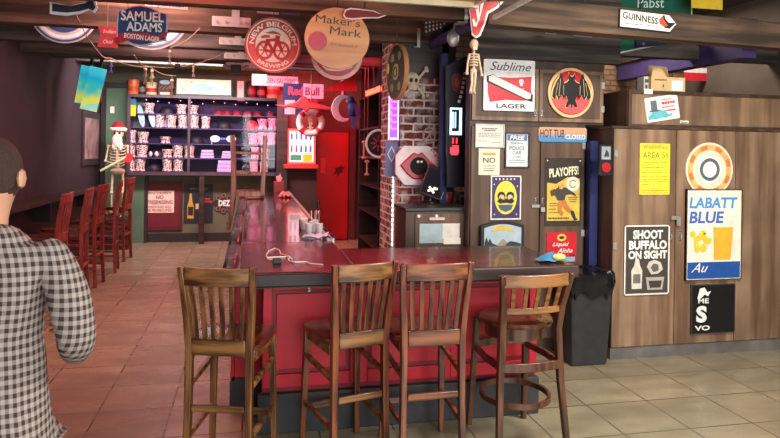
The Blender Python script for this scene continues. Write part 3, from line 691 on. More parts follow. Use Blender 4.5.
for k in range(7):
    z = 1.18-k*.048; w = .11+.02*math.sin(k*.5+.4)
    b.tube([(w*math.sin(a), -.085*math.cos(a)-.0, z-.03*math.cos(a)) for a in [R(-165+33*j) for j in range(11)]], .0085, 6)
b.tube([(0, -.09, 1.18), (0, -.1, .95)], .012, 6); b.build('rib_cage', sk, M_BONE)
b = MB(); b.ball((0, 0, .78), (.12, .07, .06), 12); b.build('pelvis', sk, M_BONE)
bone('upper_arm', [(-.15, 0, 1.2), (-.19, -.02, .95)], .016, sk); bone('forearm', [(-.19, -.02, .95), (-.02, -.18, .9)], .013, sk)
bone('upper_arm', [(.15, 0, 1.2), (.17, -.03, .98)], .016, sk); bone('forearm', [(.17, -.03, .98), (.12, -.2, 1.0)], .013, sk)
bone('clavicle', [(-.15, 0, 1.21), (.15, 0, 1.21)], .012, sk)
for s in (-1, 1): bone('thigh', [(s*.08, 0, .76), (s*.09, -.02, .42)], .02, sk); bone('shin', [(s*.09, -.02, .42), (s*.09, .0, .04)], .016, sk); MB().ball((s*.09, -.05, .025), (.035, .09, .024), 8).build('foot', sk, M_BONE)
ax = thing('toy_axe', 'pale-handled toy axe with red head held across the skeleton', 'toy', (pc.x, YS-.24, ZB+.93))
MB().tube([(-.22, 0, -.14), (.17, 0, .09)], .02, 8).build('handle', ax, C((206, 214, 160)))
MB().prism([(.13, .02), (.2, .16), (.28, .14), (.26, .02), (.2, 0)], -.015, .015).build('head', ax, C((206, 40, 50)))
# ---- left wall pictures and banners
def wall_pic(name, label, cat, px0, px1, pya, pyb, frm, face, extra=None):
    A, B_ = atX(px0, (pya+pyb)/2, XL), atX(px1, (pya+pyb)/2, XL)
    zc = (atX(px0, pya, XL).z+atX(px0, pyb, XL).z)/2; zh = abs(atX((px0+px1)/2, pya, XL).z-atX((px0+px1)/2, pyb, XL).z)
    w = abs(B_.y-A.y); t = thing(name, label, cat, (XL+.001, (A.y+B_.y)/2, (atX((px0+px1)/2, pya, XL).z+atX((px0+px1)/2, pyb, XL).z)/2), (0, 0, R(90)))
    f = min(w, zh)*.12
    MB().bx(-w/2, w/2, -.03, 0, -zh/2, zh/2).build('frame', t, frm)
    MB().bx(-w/2+f, w/2-f, -.034, -.0301, -zh/2+f, zh/2-f).build('face', t, face)
    return t, w, zh
M_FADE = M('faded_photo_print', (150, 120, 122), .3, var=.55, scale=5)
t, w, h = wall_pic('framed_picture', 'large framed faded picture on the left wall near the far corner', 'picture', 81, 98, 112, 165, C((54, 38, 48), .35), M_FADE)
wall_pic('sign', 'plain red upright sign on the left wall, upper of the two', 'sign', 99.3, 105, 83, 102, C((150, 50, 46)), C((188, 78, 66)))
wall_pic('sign', 'narrow maroon sign on the left wall, lower of the two near the corner', 'sign', 100.3, 104.6, 106, 128, C((90, 26, 38)), C((120, 36, 50)))
def gradm():
    m, nt, b = nodes('beach_print'); t = nt.nodes.new('ShaderNodeTexCoord'); sp = nt.nodes.new('ShaderNodeSeparateXYZ'); nt.links.new(t.outputs['Object'], sp.inputs[0])
    nz = nt.nodes.new('ShaderNodeTexNoise'); nz.inputs['Scale'].default_value = 2.5; nt.links.new(t.outputs['Object'], nz.inputs['Vector'])
    ad = nt.nodes.new('ShaderNodeMath'); ad.operation = 'MULTIPLY_ADD'; ad.inputs[1].default_value = .5; nt.links.new(nz.outputs[0], ad.inputs[0]); nt.links.new(sp.outputs[2], ad.inputs[2])
    r = nt.nodes.new('ShaderNodeValToRGB'); mr = nt.nodes.new('ShaderNodeMapRange'); mr.inputs[1].default_value = -.2; mr.inputs[2].default_value = .72
    nt.links.new(ad.outputs[0], mr.inputs[0]); nt.links.new(mr.outputs[0], r.inputs[0])
    cr = r.color_ramp; cols = [(0, (232, 244, 236)), (.25, (150, 220, 190)), (.38, (232, 232, 40)), (.5, (60, 200, 190)), (.62, (20, 180, 220)), (.85, (90, 230, 240))]
    cr.elements[0].color = lin(cols[0][1]); cr.elements[1].position = cols[-1][0]; cr.elements[1].color = lin(cols[-1][1])
    for p_, c_ in cols[1:-1]: e = cr.elements.new(p_); e.color = lin(c_)
    nt.links.new(r.outputs[0], b.inputs['Base Color']); nt.links.new(r.outputs[0], b.inputs['Emission Color']); b.inputs['Emission Strength'].default_value = .38; b.inputs['Roughness'].default_value = .3
    return m
M_BEACH = gradm()
for lab, box, rot, Y in (('tilted television screen with cyan and yellow beach scene high at the left wall', (85, 67, 102, 111), 12, 9.2), ('second tilted screen, greener and half hidden behind the cyan one', (78, 66, 94, 104), 9, 9.5)):
    s_ = Sign('television', lab, 'television', box, Y, rot=R(rot)); s_.panel(M_BEACH, .012, name='screen'); MB().bx(-s_.w/2, s_.w/2, .001, .05, -s_.h/2, s_.h/2).build('case', s_.e, M_BLK)
    MB().bx(-.02, .02, .051, .08, -.1, 3.28-s_.c.z).build('ceiling_mount', s_.e, M_BLK)
# ------------------------------------------------------------------ red-lit back bar corner
s_ = Sign('banner', 'pink banner reading SALOON hung high above the display cabinet', 'banner', (252, 76, 298, 86), 10.9)
s_.panel(C((246, 110, 130), .5, emit=.25), .01); s_.txt([('DEN SALOON', .12, .0, .62, .5, (120, 20, 40), 0, .02)], -.0105)
MB().bx(-s_.w/2, -s_.w*.18, -.014, -.0101, -.02, s_.h/2+.02).build('white_tail', s_.e, C((206, 232, 214)))
for s in (-1, 1): MB().tube([(s*s_.w*.4, -.005, s_.h/2), (s*s_.w*.4, -.005, 3.3-s_.c.z)], .004, 6).build('string', s_.e, M_ROPE)
s_ = Sign('light_up_sign', 'Red Bull sign, navy left half and pink right half, hung beside the display cabinet', 'sign', (283, 84, 323, 116), 10.8)
MB().bx(-s_.w*.5, -s_.w*.0, -.03, 0, -s_.h*.5, s_.h*.5).build('navy_panel', s_.e, C((40, 28, 78), .4))
MB().bx(-s_.w*.5+.03, -s_.w*.2, -.034, -.0301, -s_.h*.46, -s_.h*.02).build('pink_picture', s_.e, C((230, 150, 160)))
MB().bx(s_.w*.001, s_.w*.5, -.05, 0, s_.h*.05, s_.h*.5).build('pink_panel', s_.e, emitm('pink_panel_glow', (245, 120, 150), .5))
b = MB(); b.mat(emitm('red_letter_glow', (240, 40, 60), 1.0)).text('Red', -s_.w*.19, s_.h*.27, s_.w*.37, s_.h*.26, -.0305, bold=.03); b.mat(C((170, 20, 60))).text('Bull', s_.w*.22, s_.h*.27, s_.w*.36, s_.h*.26, -.0505, bold=.03); b.build('lettering', s_.e)
for s in (-.4, .4): MB().tube([(s*s_.w, -.01, s_.h/2), (s*s_.w, -.01, 3.3-s_.c.z)], .004, 6).build('string', s_.e, M_BLK)
# life ring with small skull
s_ = Sign('life_ring', 'white and red life ring hanging in front of the menu board', 'life ring', (296, 108, 325, 137), 10.7)
rr = s_.w*.5
def torus(cx, cz, R0, r, a0=0, a1=360, n=40):
    b = MB(); b.tube([(cx+R0*math.cos(R(a0+(a1-a0)*i/n)), 0, cz+R0*math.sin(R(a0+(a1-a0)*i/n))) for i in range(n+1)], r, 10); return b
torus(0, 0, rr*.78, rr*.22).build('ring', s_.e, C((250, 224, 226), .5))
for a in (45, 135, 225, 315): torus(0, 0, rr*.78, rr*.24, a-11, a+11, 6).build('red_band', s_.e, C((200, 30, 50)))
b = MB(); b.ball((0, 0, .06), (.055, .05, .065), 12); b.bx(-.03, .03, -.04, .02, -.03, .01); b.build('skull', s_.e, M_BONE)
MB().tube([(0, 0, -.03), (0, 0, -.17)], .02, 8).bx(-.05, .05, -.02, .02, -.09, -.075).bx(-.045, .045, -.02, .02, -.13, -.115).build('backbone', s_.e, M_BONE)
MB().tube([(0, 0, rr), (0, 0, 3.3-s_.c.z)], .006, 6).build('rope', s_.e, M_ROPE)
# red marlin
s_ = Sign('mounted_fish', 'red-lit swordfish figure hanging above the life ring', 'fish', (284, 96, 339, 120), 10.5)
q = s_.poly([(284, 105), (296, 102), (301, 97), (305, 96), (310, 102), (324, 105), (334, 108), (339, 104), (338, 110), (341, 115), (333, 111), (322, 110), (310, 109), (306, 113), (303, 109), (294, 108), (287, 107)])
MB().prism(q, -.04, .04).build('body', s_.e, C((232, 60, 70), .4), bev=.02); MB().tube([q[0] and (q[0][0]+.05, 0, q[0][1]-.03), (q[0][0]-.14, 0, q[0][1]+.0)], [.025, .004], 8).build('bill', s_.e, C((200, 60, 70)))
MB().ball((q[1][0]+.02, -.045, q[1][1]-.05), .012, 8).build('eye', s_.e, C(BLACK)); MB().tube([(.0, 0, .06), (.0, 0, 3.3-s_.c.z)], .004, 6).build('string', s_.e, M_BLK)
# white crescent and blue parrot
s_ = Sign('crescent_moon', 'white crescent moon ornament holding a parrot, hung above the red door', 'ornament', (334, 95, 352, 122), 10.3)
pts = [(.19*math.cos(R(a)), .22*math.sin(R(a))) for a in range(60, 301, 12)]+[(.05+.12*math.cos(R(a)), .16*math.sin(R(a))) for a in range(290, 69, -12)]
MB().prism(pts, -.03, .03).build('crescent', s_.e, C((226, 190, 210)), bev=.01); MB().tube([(0, 0, .2), (0, 0, .42)], [.03, .035]).ball((0, 0, .44), .045, 8).build('hook_ornament', s_.e, C((250, 120, 140))); MB().tube([(0, 0, .46), (0, 0, 3.3-s_.c.z)], .004, 6).build('string', s_.e, M_BLK)
pr = thing('toy_parrot', 'dark blue toy parrot perched on the white crescent', 'toy parrot', tuple(s_.c+Vector((.14, -.1, -.02))))
b = MB(); b.ball((0, 0, .02), (.09, .07, .14), 12); b.ball((-.03, -.02, .15), (.06, .055, .06), 10); b.build('body', pr, C((44, 64, 130)))
b = MB(); b.prism([(-.02, -.08), (.07, -.06), (.05, -.28), (.0, -.3)], -.012, .012); b.build('tail', pr, C((60, 90, 170))); MB().prism([(-.09, .17), (-.12, .13), (-.08, .11)], -.03, .0).build('beak', pr, C((220, 200, 180)))
MB().prism([(.02, .1), (.11, .05), (.12, -.14), (.04, -.08)], -.085, -.065).build('wing', pr, C((90, 60, 150)))
s_ = Sign('pennant', 'slanted bright red pennant hung below the beams over the red door', 'pennant', (322, 74, 357, 91), 9.8)
MB().prism(s_.poly([(322, 91), (355, 75), (357, 91)]), -.01, 0).build('cloth', s_.e, C((226, 30, 30), .6)); MB().tube([(s_.w*.4, -.005, .05), (s_.w*.4, -.005, 3.3-s_.c.z)], .004).build('string', s_.e, M_BLK)
# red neon tubes
for i, (p0, p1) in enumerate((((366, 95), (385, 88)), ((366, 92.5), (383, 86)), )):
    A, B_ = at(*p0, 8.3+i*.2), at(*p1, 7.6+i*.2)
    t = thing('neon_tube', ['lower', 'upper'][i]+' of the two glowing red neon tubes beside the brick pillar', 'neon light', tuple(A), group='red neon tubes')
    MB().tube([(0, 0, 0), tuple(B_-A)], .018, 8).build('glowing_tube', t, emitm('neon_red', (255, 60, 40), 6))
    MB().ball((0, 0, 0), .028, 8).ball(tuple(B_-A), .028, 8).build('end_cap', t, M_BLK)
    MB().tube([tuple((B_-A)/2), (0.05, 0, 3.3-A.z)], .005, 6).build('hanger', t, M_BLK)
# back-bar shelving at the right wall
bs = thing('back_bar_shelf', 'dark tall shelving of the back bar between the red door and brick pillar', 'shelving', (1.86, 8.6, 0))
X0, X1, YA, YB = -.16, .185, -1.55, 1.6
for y in (YA, 0, YB): MB().bx(X0, X1, y-.02, y+.02, 0, 2.5).build('upright', bs, W_DARK)
MB().bx(X1-.02, X1, YA+.021, -.021, .0, 2.5).bx(X1-.02, X1, .021, YB-.021, .0, 2.5).build('back_panel', bs, C((40, 18, 22)))
SHZ = (.35, .8, 1.2, 1.62, 2.05)
for z in SHZ: MB().bx(X0, X1-.021, YA+.021, -.021, z-.03, z).bx(X0, X1-.021, .021, YB-.021, z-.03, z).build('shelf_board', bs, W_DARK)
MB().bx(X0-.01, X1, YA-.02, YB+.02, 2.501, 2.54).build('top', bs, W_DARK)
bc = [(120, 160, 90), (200, 150, 60), (220, 210, 200), (90, 50, 30), (60, 90, 160), (190, 40, 50), (150, 120, 60)]
BOT = {}
def bottle(loc, ci, h, r, label, group, name='bottle'):
    key = (ci, round(h, 2), round(r, 3))
    if key not in BOT:
        t = thing(name, 'x', 'bottle'); BOT[key] = t
        MB().lathe([(r*.9, 0), (r, .01), (r, h*.6), (r*.38, h*.76), (r*.34, h*.93)], 0, 0, 14).build('body', t, C(bc[ci], .15))
        MB().lathe([(r*1.02, h*.15), (r*1.03, h*.16), (r*1.03, h*.45), (r*1.02, h*.46)], 0, 0, 14).build('paper_label', t, C((226, 214, 196)))
        MB().lathe([(r*.4, h*.931), (r*.4, h)], 0, 0, 10).build('cap', t, C((30, 26, 26)))
    else: t = copy_tree(BOT[key])
    t['label'] = label; t['group'] = group; t.location = loc; return t
nm = ['lowest', 'second', 'middle', 'fourth', 'highest']
rn = random.Random(4)
for zi, z in enumerate(SHZ[1:4]):
    for k in range(6):
        bottle((1.86-.08+rn.uniform(-.02, .02), 8.6+(-1.35+k*.22), z+.001), (k*2+zi) % 7, (.28, .31, .25)[(k+zi) % 3], (.036, .04)[k % 2], '%s back-bar shelf bottle, %s one from the pillar end' % (['lower', 'middle', 'upper'][zi], ORD[k]), 'bottles on the back-bar shelves')
# wheel sign
s_ = Sign('round_sign', 'black round sign with white ring at the edge of the back-bar shelves', 'sign', (369, 129, 389, 158), 7.2)
s_.e.rotation_euler = (0, 0, R(-35))
rr = s_.h/2
MB().disc(0, 0, rr*.98, -.012, .0, 36).build('disc', s_.e, C((24, 20, 24), .4)); MB().ring(0, 0, rr*.84, rr, -.02, -.0121, 36).build('white_ring', s_.e, C((226, 214, 220)))
b = MB()
for a in range(0, 360, 45): b.bx if False else b.tube([(rr*.15*math.cos(R(a)), -.018, rr*.15*math.sin(R(a))), (rr*.55*math.cos(R(a)), -.018, rr*.55*math.sin(R(a)))], .01, 6)
b.build('spokes', s_.e, C((170, 60, 70))); b = MB(); b.mat(C(WHITE)).text('WHISKEY', 0, 0, rr*1.6, rr*.16, -.013, arc=(rr*.7, 1)) if False else None
MB().bx(-.012, .012, .0, .012, 0, .25).tube([(0, .02, .1), (0.0, .02, 3.3-s_.c.z)], .005).build('hanger', s_.e, M_BLK)
# hanging bone and white cup
for i, (px, py, l) in enumerate(((364, 150, .22), (367, 168, .18))):
    p = at(px, py, 8.9); t = thing('hanging_bone', ['upper', 'lower'][i]+' small pale bone hanging beside the red door frame', 'ornament', tuple(p), group='small hanging bones')
    MB().tube([(0, 0, -l/2), (0, 0, l/2)], .014, 8).ball((.014, 0, l/2), .022, 8).ball((-.014, 0, l/2), .022, 8).ball((.014, 0, -l/2), .022, 8).ball((-.014, 0, -l/2), .022, 8).build('bone', t, M_BONE)
    MB().tube([(0, 0, l/2), (0, 0, 3.3-p.z)], .003, 6).build('string', t, M_ROPE)
# poster and fish mark on red door
s_ = Sign('paper_notice', 'small pink-red notice on the left of the red door', 'notice', (320.5, 158, 325.5, 173), YF-.076)
s_.panel(C((236, 70, 76)), .003, name='sheet')
for k in range(4): pass
s_ = Sign('bird_decal', 'dark faded flying bird decal on the red door', 'decal', (332, 163, 346, 178), YF-.076)
MB().prism(s_.poly([(332, 176), (336, 170), (334, 168), (339, 167), (343, 163), (341, 167), (346, 166), (342, 170), (344, 172), (340, 173), (337, 178), (337, 173)]), -.003, 0).build('decal', s_.e, C((70, 10, 24)))
# LED rope along the pillar edge
b = MB(); p0, p1 = at(388, 250, 6.0), at(386, 165, 6.0)
t = thing('led_strip', 'glowing pale green-white light strip running up the left edge of the brick pillar', 'light strip', (1.385, 6.2, .95))
MB().bx(-.006, .013, -.03, .03, -.2, .78).build('backing', t, C(WHITE)); b = MB()
for k in range(20): b.bx(-.016, -.0065, -.018, .018, -.18+k*.048, -.18+k*.048+.032)
b.build('diodes', t, emitm('led_white_green', (180, 240, 220), 1.6))
# vertical neon sign and its lower banner, fixed to the pillar's left face
t = thing('neon_sign', 'tall narrow purple and pink glowing sign at the left edge of the brick pillar', 'neon sign', (1.335, 6.03, 2.12), (0, 0, R(-12)))
w, h = .05, .60
MB().bx(-w, w, 0, .03, -h/2, h/2).build('case', t, M_BLK)
MB().bx(-w+.014, w-.014, -.006, -.001, -h/2+.025, h/2-.025).build('lit_face', t, emitm('violet_glow', (150, 80, 230), .7))
b = MB(); b.bx(-w, -w+.012, -.012, -.001, -h/2, h/2).bx(w-.012, w, -.012, -.001, -h/2, h/2).bx(-w+.02, w-.02, -.012, -.001, h/2-.02, h/2).bx(-w+.02, w-.02, -.012, -.001, -h/2, -h/2+.02); b.build('tube_border', t, emitm('white_violet_glow', (214, 180, 255), 1.6))
b = MB()
for k in range(6): b.bx(-.03, .03, -.010, -.0065, -.2+k*.065, -.2+k*.065+.012); b.bx(-.03, -.018, -.010, -.0065, -.2+k*.065, -.2+k*.065+.045)
b.build('glyphs', t, emitm('pink_glow', (255, 90, 170), 2.5))
t2 = thing('banner', 'blue-grey narrow banner under the purple glowing sign on the pillar', 'banner', (1.33, 6.08, 1.66), (0, 0, R(-8)))
MB().bx(-.06, .06, 0, .012, -.20, .145).build('cloth', t2, C((96, 104, 150))); b = MB(); b.ring(0, .02, .03, .042, -.004, -.0005, 4, 0, 360, 2); b.build('printed_shape', t2, C((190, 196, 220)))
# round record-like sign seen nearly edge on
pr_ = at(397, 72, 5.6)
t = thing('round_sign', 'big black and olive round board with wooden rim, seen nearly edge on beside the skull', 'sign', tuple(pr_), (0, 0, R(-83)))
rr = at(397, 45, 5.6).z-pr_.z
MB().disc(0, 0, rr, -.012, .012, 48).build('disc', t, M('record_olive', (52, 56, 44), .3, var=.4, scale=6)); MB().ring(0, 0, rr, rr+.012, -.02, .02, 48).build('rim', t, C((190, 140, 90)))
MB().disc(0, 0, rr*.3, -.016, -.0121, 30).build('centre', t, C((170, 172, 120))); MB().ring(0, 0, rr*.15, rr*.2, -.02, -.0161, 30).build('centre_ring', t, C((60, 70, 50)))
b = MB()
for a in (55, 125, 235, 305): b.disc(rr*.68*math.cos(R(a)), rr*.68*math.sin(R(a)), rr*.16, -.0155, -.0121, 16)
b.build('spots', t, C((130, 150, 120))); b = MB(); b.disc(-rr*.86, .05, rr*.1, -.0155, -.0121, 14, rr*.2); b.build('yellow_spot', t, C((220, 230, 60)))
MB().tube([(0, 0, rr), (0, 0, 3.3-pr_.z)], .005).build('hanger', t, M_BLK)
# skull and crossbones on the bricks
pk_ = at(414, 83, 5.96)
t = thing('skull_and_crossbones', 'bone-coloured skull and crossbones fixed high on the brick pillar', 'ornament', tuple(pk_))
for s in (-1, 1):
    b = MB(); A = (-.14*s, .0, -.15); B2 = (.14*s, 0, .15); A, B2 = ((-.13, -.0, -.15*s), (.13, -.0, .15*s)); b.tube([A, B2], .015, 8)
    for e, d_ in ((A, -1), (B2, 1)): b.ball((e[0]+.015*s, e[1], e[2]-.012*d_), .024, 8).ball((e[0]-.015*s+.02*d_, e[1], e[2]+.014*d_), .024, 8)
    o = b.build('crossbone', t, M_BONE); o.location = (.0, -.01 - .035*(s > 0), 0)
b = MB(); b.ball((-.035, -.06, .03), (.085, .055, .085), 14); b.bx(-.075, .005, -.1, -.03, -.09, -.03); b.build('skull', t, M_BONE)
MB().ball((-.065, -.105, .02), (.024, .02, .026), 8).ball((-.005, -.105, .02), (.024, .02, .026), 8).build('eye_socket', t, C((20, 16, 16)))
t.scale = (.8, .9, .85)
# lips board
s_ = Sign('lips_sign', 'white octagonal sign with big red lips and black open mouth on the brick pillar', 'sign', (395.5, 146, 438.5, 185), 5.96)
W, H = s_.w/2, s_.h/2
MB().prism([(-W, -.45*H), (-W, .5*H), (-.62*W, H), (.5*W, H), (W, .6*H), (W, -.3*H), (.62*W, -H), (-.6*W, -H)], -.02, .03).build('board', s_.e, C((234, 226, 226)), bev=.003)
MB().prism([(x*W, z*H) for x, z in [(-.84, .02), (-.45, .42), (-.2, .68), (.0, .56), (.16, .7), (.5, .35), (.84, -.02), (.5, -.42), (.2, -.7), (-.2, -.7), (-.5, -.45)]], -.045, -.0201).build('lips', s_.e, C((176, 40, 56), .35), bev=.012)
b = MB(); b.disc(.02*W, -.02*H, .4*W, -.05, -.0451, 36); b.build('mouth', s_.e, C((12, 10, 12), .8)); MB().disc(-.02*W, .2*H, .014, -.053, -.0501, 12, .012).disc(.14*W, .2*H, .012, -.053, -.0501, 12, .011).build('highlight_teeth', s_.e, C(WHITE))
b = MB().disc(.62*W, .8*H, .012, -.022, -.0201, 10).disc(.74*W, .72*H, .012, -.022, -.0201, 10).disc(.82*W, .52*H, .012, -.022, -.0201, 10); b.build('pink_spots', s_.e, C((220, 110, 140)))
# chain ring of small bones
pr_ = at(429, 135.5, 5.96)
t = thing('bone_wreath', 'small pale ring of chain links hung on the bricks above the lips sign', 'wreath', tuple(pr_))
b = MB()
for k in range(14):
    a = 2*math.pi*k/14; b.tube([(.055*math.cos(a), 0, .07*math.sin(a)), (.062*math.cos(a+.35), -.006, .078*math.sin(a+.35))], .009, 6)
b.build('links', t, C((176, 164, 150))); MB().tube([(-.045, -.01, -.05), (.04, -.01, .05)], .006).tube([(.03, -.005, -.06), (.0, -.005, .02)], .006).build('cross_links', t, C((176, 164, 150)))
# blue post, coffin-shaped board with led, digits
a0 = at(443.5, 110, 5.7)
struct(MB().bx(a0.x-.03, a0.x+.03, 5.67, 5.75, 0, 2.62).build('trim_10', None, M_BLUE))
struct(MB().bx(1.86, 1.93, 5.96, 6.69, 0, 3.3).build('wall_side_nook', None, C((30, 24, 30), .8)))
s_ = Sign('surfboard_sign', 'tall dark board with red emblem and white lettering beside the blue post', 'sign', (446, 57, 468, 188), 5.55)
MB().prism(s_.poly([(446, 66), (466, 56), (470, 60), (470, 187), (447, 187)]), -.01, .03).build('board', s_.e, C((34, 34, 42), .3))
q = s_.p(456, 83)
b = MB(); b.mat(C((96, 30, 30))).prism([(q[0]+x*.055, q[1]+z*.085) for x, z in [(-1, .5), (-.4, 1), (.5, 1), (1, .4), (.8, -.6), (.2, -1), (-.6, -.8)]], -.016, -.0101)
b.mat(C((150, 40, 40))).disc(q[0], q[1], .02, -.019, -.0161, 14, .045); b.build('emblem', s_.e)
q = s_.p(460, 91); b = MB(); b.mat(C(WHITE))
for k in range(7):
    pp_ = s_.p(464-.25*k*k*.35-k*.4, 74+k*4.6); b.prism([(pp_[0]-.012, pp_[1]-.010), (pp_[0]+.016, pp_[1]-.012), (pp_[0]+.016, pp_[1]+.014), (pp_[0]-.008, pp_[1]+.016)], -.0125, -.0101)
b.build('white_marks', s_.e)
q0, q1 = s_.p(449.5, 108), s_.p(460.5, 135)
t = thing('led_sign', 'cyan-white glowing rectangular sign on the dark board beside the blue post', 'lit sign', tuple(at(455, 121.5, 5.53)))
w, h = (q1[0]-q0[0])/2, (q0[1]-q1[1])/2
MB().bx(-w, w, -.02, .008, -h, h).build('case', t, M_BLK)
b = MB(); b.bx(-w, -w+.012, -.03, -.0201, -h, h).bx(w-.02, w, -.03, -.0201, -h, h).bx(-w+.012, w-.02, -.03, -.0201, h-.012, h).bx(-w+.012, w-.02, -.03, -.0201, -h, -h+.03); b.build('border_tube', t, emitm('cyan_white_glow', (190, 240, 255), 2.2))
b = MB(); b.bx(-w+.02, -w+.035, -.03, -.0201, -h*.5, h*.7).bx(-w+.045, -w+.055, -.03, -.0201, -h*.5, h*.7); b.build('inner_tube', t, emitm('pale_blue_tube', (170, 220, 240), 1.2))
t = thing('digital_clock', 'black display with glowing red digits above the till screen', 'display', tuple(at(454, 146.5, 5.53)))
MB().bx(-.05, .05, -.02, .008, -.09, .09).build('case', t, M_BLK)
b = MB()
b.text('11', .0, .052, .045, .05, -.0205, bold=.03); b.bx(-.042, .038, -.0225, -.0206, -.06, -.01).bx(-.03, .03, -.0225, -.0206, -.075, -.062).bx(-.02, .036, -.0225, -.0206, -.008, .01); b.build('digits', t, emitm('red_digit_glow', (255, 40, 50), 3))
# ------------------------------------------------------------------ till, cooler box and clutter behind the front counter
ck = thing('back_counter_chest', 'low dark wooden chest with pale panels behind the front counter', 'chest', (at(437, 230, 5.3).x, 5.45, 0))
w = (at(470, 230, 5.3).x-at(405, 230, 5.3).x)/2; zt = at(437, 207, 5.3).z
MB().bx(-w, w, -.2, .2, 0, zt-.03).build('body', ck, W_CABD, bev=.004)
MB().bx(-w-.01, w+.01, -.215, .215, zt-.029, zt).build('lid', ck, M_BLK, bev=.004)
MB().bx(-w*.72, w*.85, -.212, -.201, .3, zt-.05).build('front_board', ck, W_CAB)
MB().bx(-w*.60, w*.1, -.222, -.2125, zt-.30, zt-.135).build('blue_panel', ck, C((160, 186, 190), .3)); MB().bx(w*.101, w*.62, -.222, -.2125, zt-.30, zt-.135).build('white_panel', ck, C((214, 212, 204), .3))
MB().bx(-w*.30, w*.16, -.222, -.2125, zt-.105, zt-.082).build('name_strip', ck, C((214, 190, 176))); MB().bx(w*.12, w*.64, -.232, -.223, zt-.31, zt-.26).build('paper_strip', ck, C((232, 230, 214)))
for x in (-.62, -.08): MB().disc(w*x, zt-.07, .014, -.218, -.2125, 12).build('rivet', ck, C(WHITE))
tc = thing('till_cabinet', 'black cabinet carrying the till screen, behind the wooden chest', 'cabinet', (at(443, 205, 5.8).x, 5.83, 0))
w = (at(473, 205, 5.8).x-at(413, 205, 5.8).x)/2; z2 = at(443, 203, 5.75).z
MB().bx(-w, w-.03, -.11, .11, 0, z2-.025).build('body', tc, M_BLK); MB().bx(-w-.01, w, -.115, .12, z2-.024, z2).build('top', tc, C((34, 32, 36), .3), bev=.003)
ts = thing('till_screen', 'tilted black till touchscreen on a stand in front of the lips sign', 'till screen', (at(432, 200, 5.72).x, 5.78, z2+.001))
MB().lathe([(.09, 0), (.09, .012), (.03, .02), (.022, .12)], 0, 0, 20).build('stand', ts, M_BLK)
sc_ = MB(); sc_.box((0, 0, 0), (.215, .03, .29)); o = sc_.build('screen_case', ts, M_BLK, bev=.01); o.location = (.02, -.06, .19); o.rotation_euler = (R(-14), R(20), R(-18))
MB().bx(-.092, .092, -.0175, -.0152, -.125, .125).build('glass', o, C((30, 32, 42), .12)); b = MB(); b.box((.0, -.019, -.075), (.075, .003, .02), (0, R(35), 0)).box((0, -.0192, -.075), (.075, .003, .02), (0, R(-35), 0)).box((.03, -.0194, -.05), (.04, .003, .02)); b.build('screen_icon', o, emitm('icon_glow', (240, 220, 200), .8)); MB().bx(.1076, .112, -.012, .012, -.13, .13).build('silver_edge', o, M_METAL)
o = MB().lathe([(.03, 0), (.034, .01), (.034, .09), (.03, .1)], 0, 0, 16, 1.4, 1).build('cup', None, C((140, 30, 44), .4), loc=(at(447.5, 200, 5.75).x, 5.76, z2+.001)); tag(o, 'dark red cup beside the till screen', 'cup')
rp = thing('receipt_printer', 'grey box-shaped receipt printer at the right of the till', 'printer', (at(464, 200, 5.75).x, 5.78, z2+.001))
MB().bx(-.06, .06, -.06, .06, 0, .11).build('body', rp, C((64, 66, 72), .4), bev=.006); MB().bx(-.045, .045, -.064, -.0601, .06, .075).build('paper_slot', rp, C((190, 190, 190)))
# bottles and glassware clutter on speed rail
for k in range(9):
    bottle((.665, 5.25+k*.13, .721), (2, 3, 1, 2, 5, 2, 0, 2, 6)[k], .29-.01*(k % 3), .034, 'speed rail bottle beside the inner edge of the bar, %s from the near end' % ORD[k], 'bottles on the speed rail')
p = at(319, 212, 7.6)
t = thing('beer_tap', 'shiny silver tap tower rising behind the inner bar edge', 'tap', (.68, 6.62, .72+.001)); t.scale = (.8, .8, .78)
MB().lathe([(.05, 0), (.05, .02), (.03, .03), (.03, .42), (.035, .46), (.0, .48)], 0, 0, 16).build('column', t, M_CHROME); MB().tube([(0, 0, .4), (0, -.1, .42), (0, -.14, .34)], .014).build('spout', t, M_CHROME); MB().lathe([(.012, .48), (.022, .56), (.015, .60)], 0, 0, 10).build('tap_handle', t, C(BLACK))
t = thing('crumpled_napkin', 'crumpled pale lilac napkin at the inner corner of the bar top', 'napkin', tuple(at(325, 241, 4.85).xy)+(1.031,)) if False else None
b = MB(); rn = random.Random(5); n = 12
V = []; F = []
for i in range(n):
    for j in range(6):
        V.append((-.11+.22*i/(n-1)+rn.uniform(-.008, .008), -.05+.1*j/5+rn.uniform(-.008, .008), .004+rn.uniform(0, .03)*(1 if 0 < i < n-1 else .3)))
for i in range(n-1):
    for j in range(5): F.append((i*6+j, i*6+6+j, i*6+7+j, i*6+j+1))
b.add(V, F); o = b.build('napkin', None, C((206, 196, 226)), loc=(.50, 4.95, 1.033)); o.modifiers.new('t', 'SOLIDIFY').thickness = .003; tag(o, 'crumpled pale lilac napkin at the inner edge of the bar top', 'napkin')
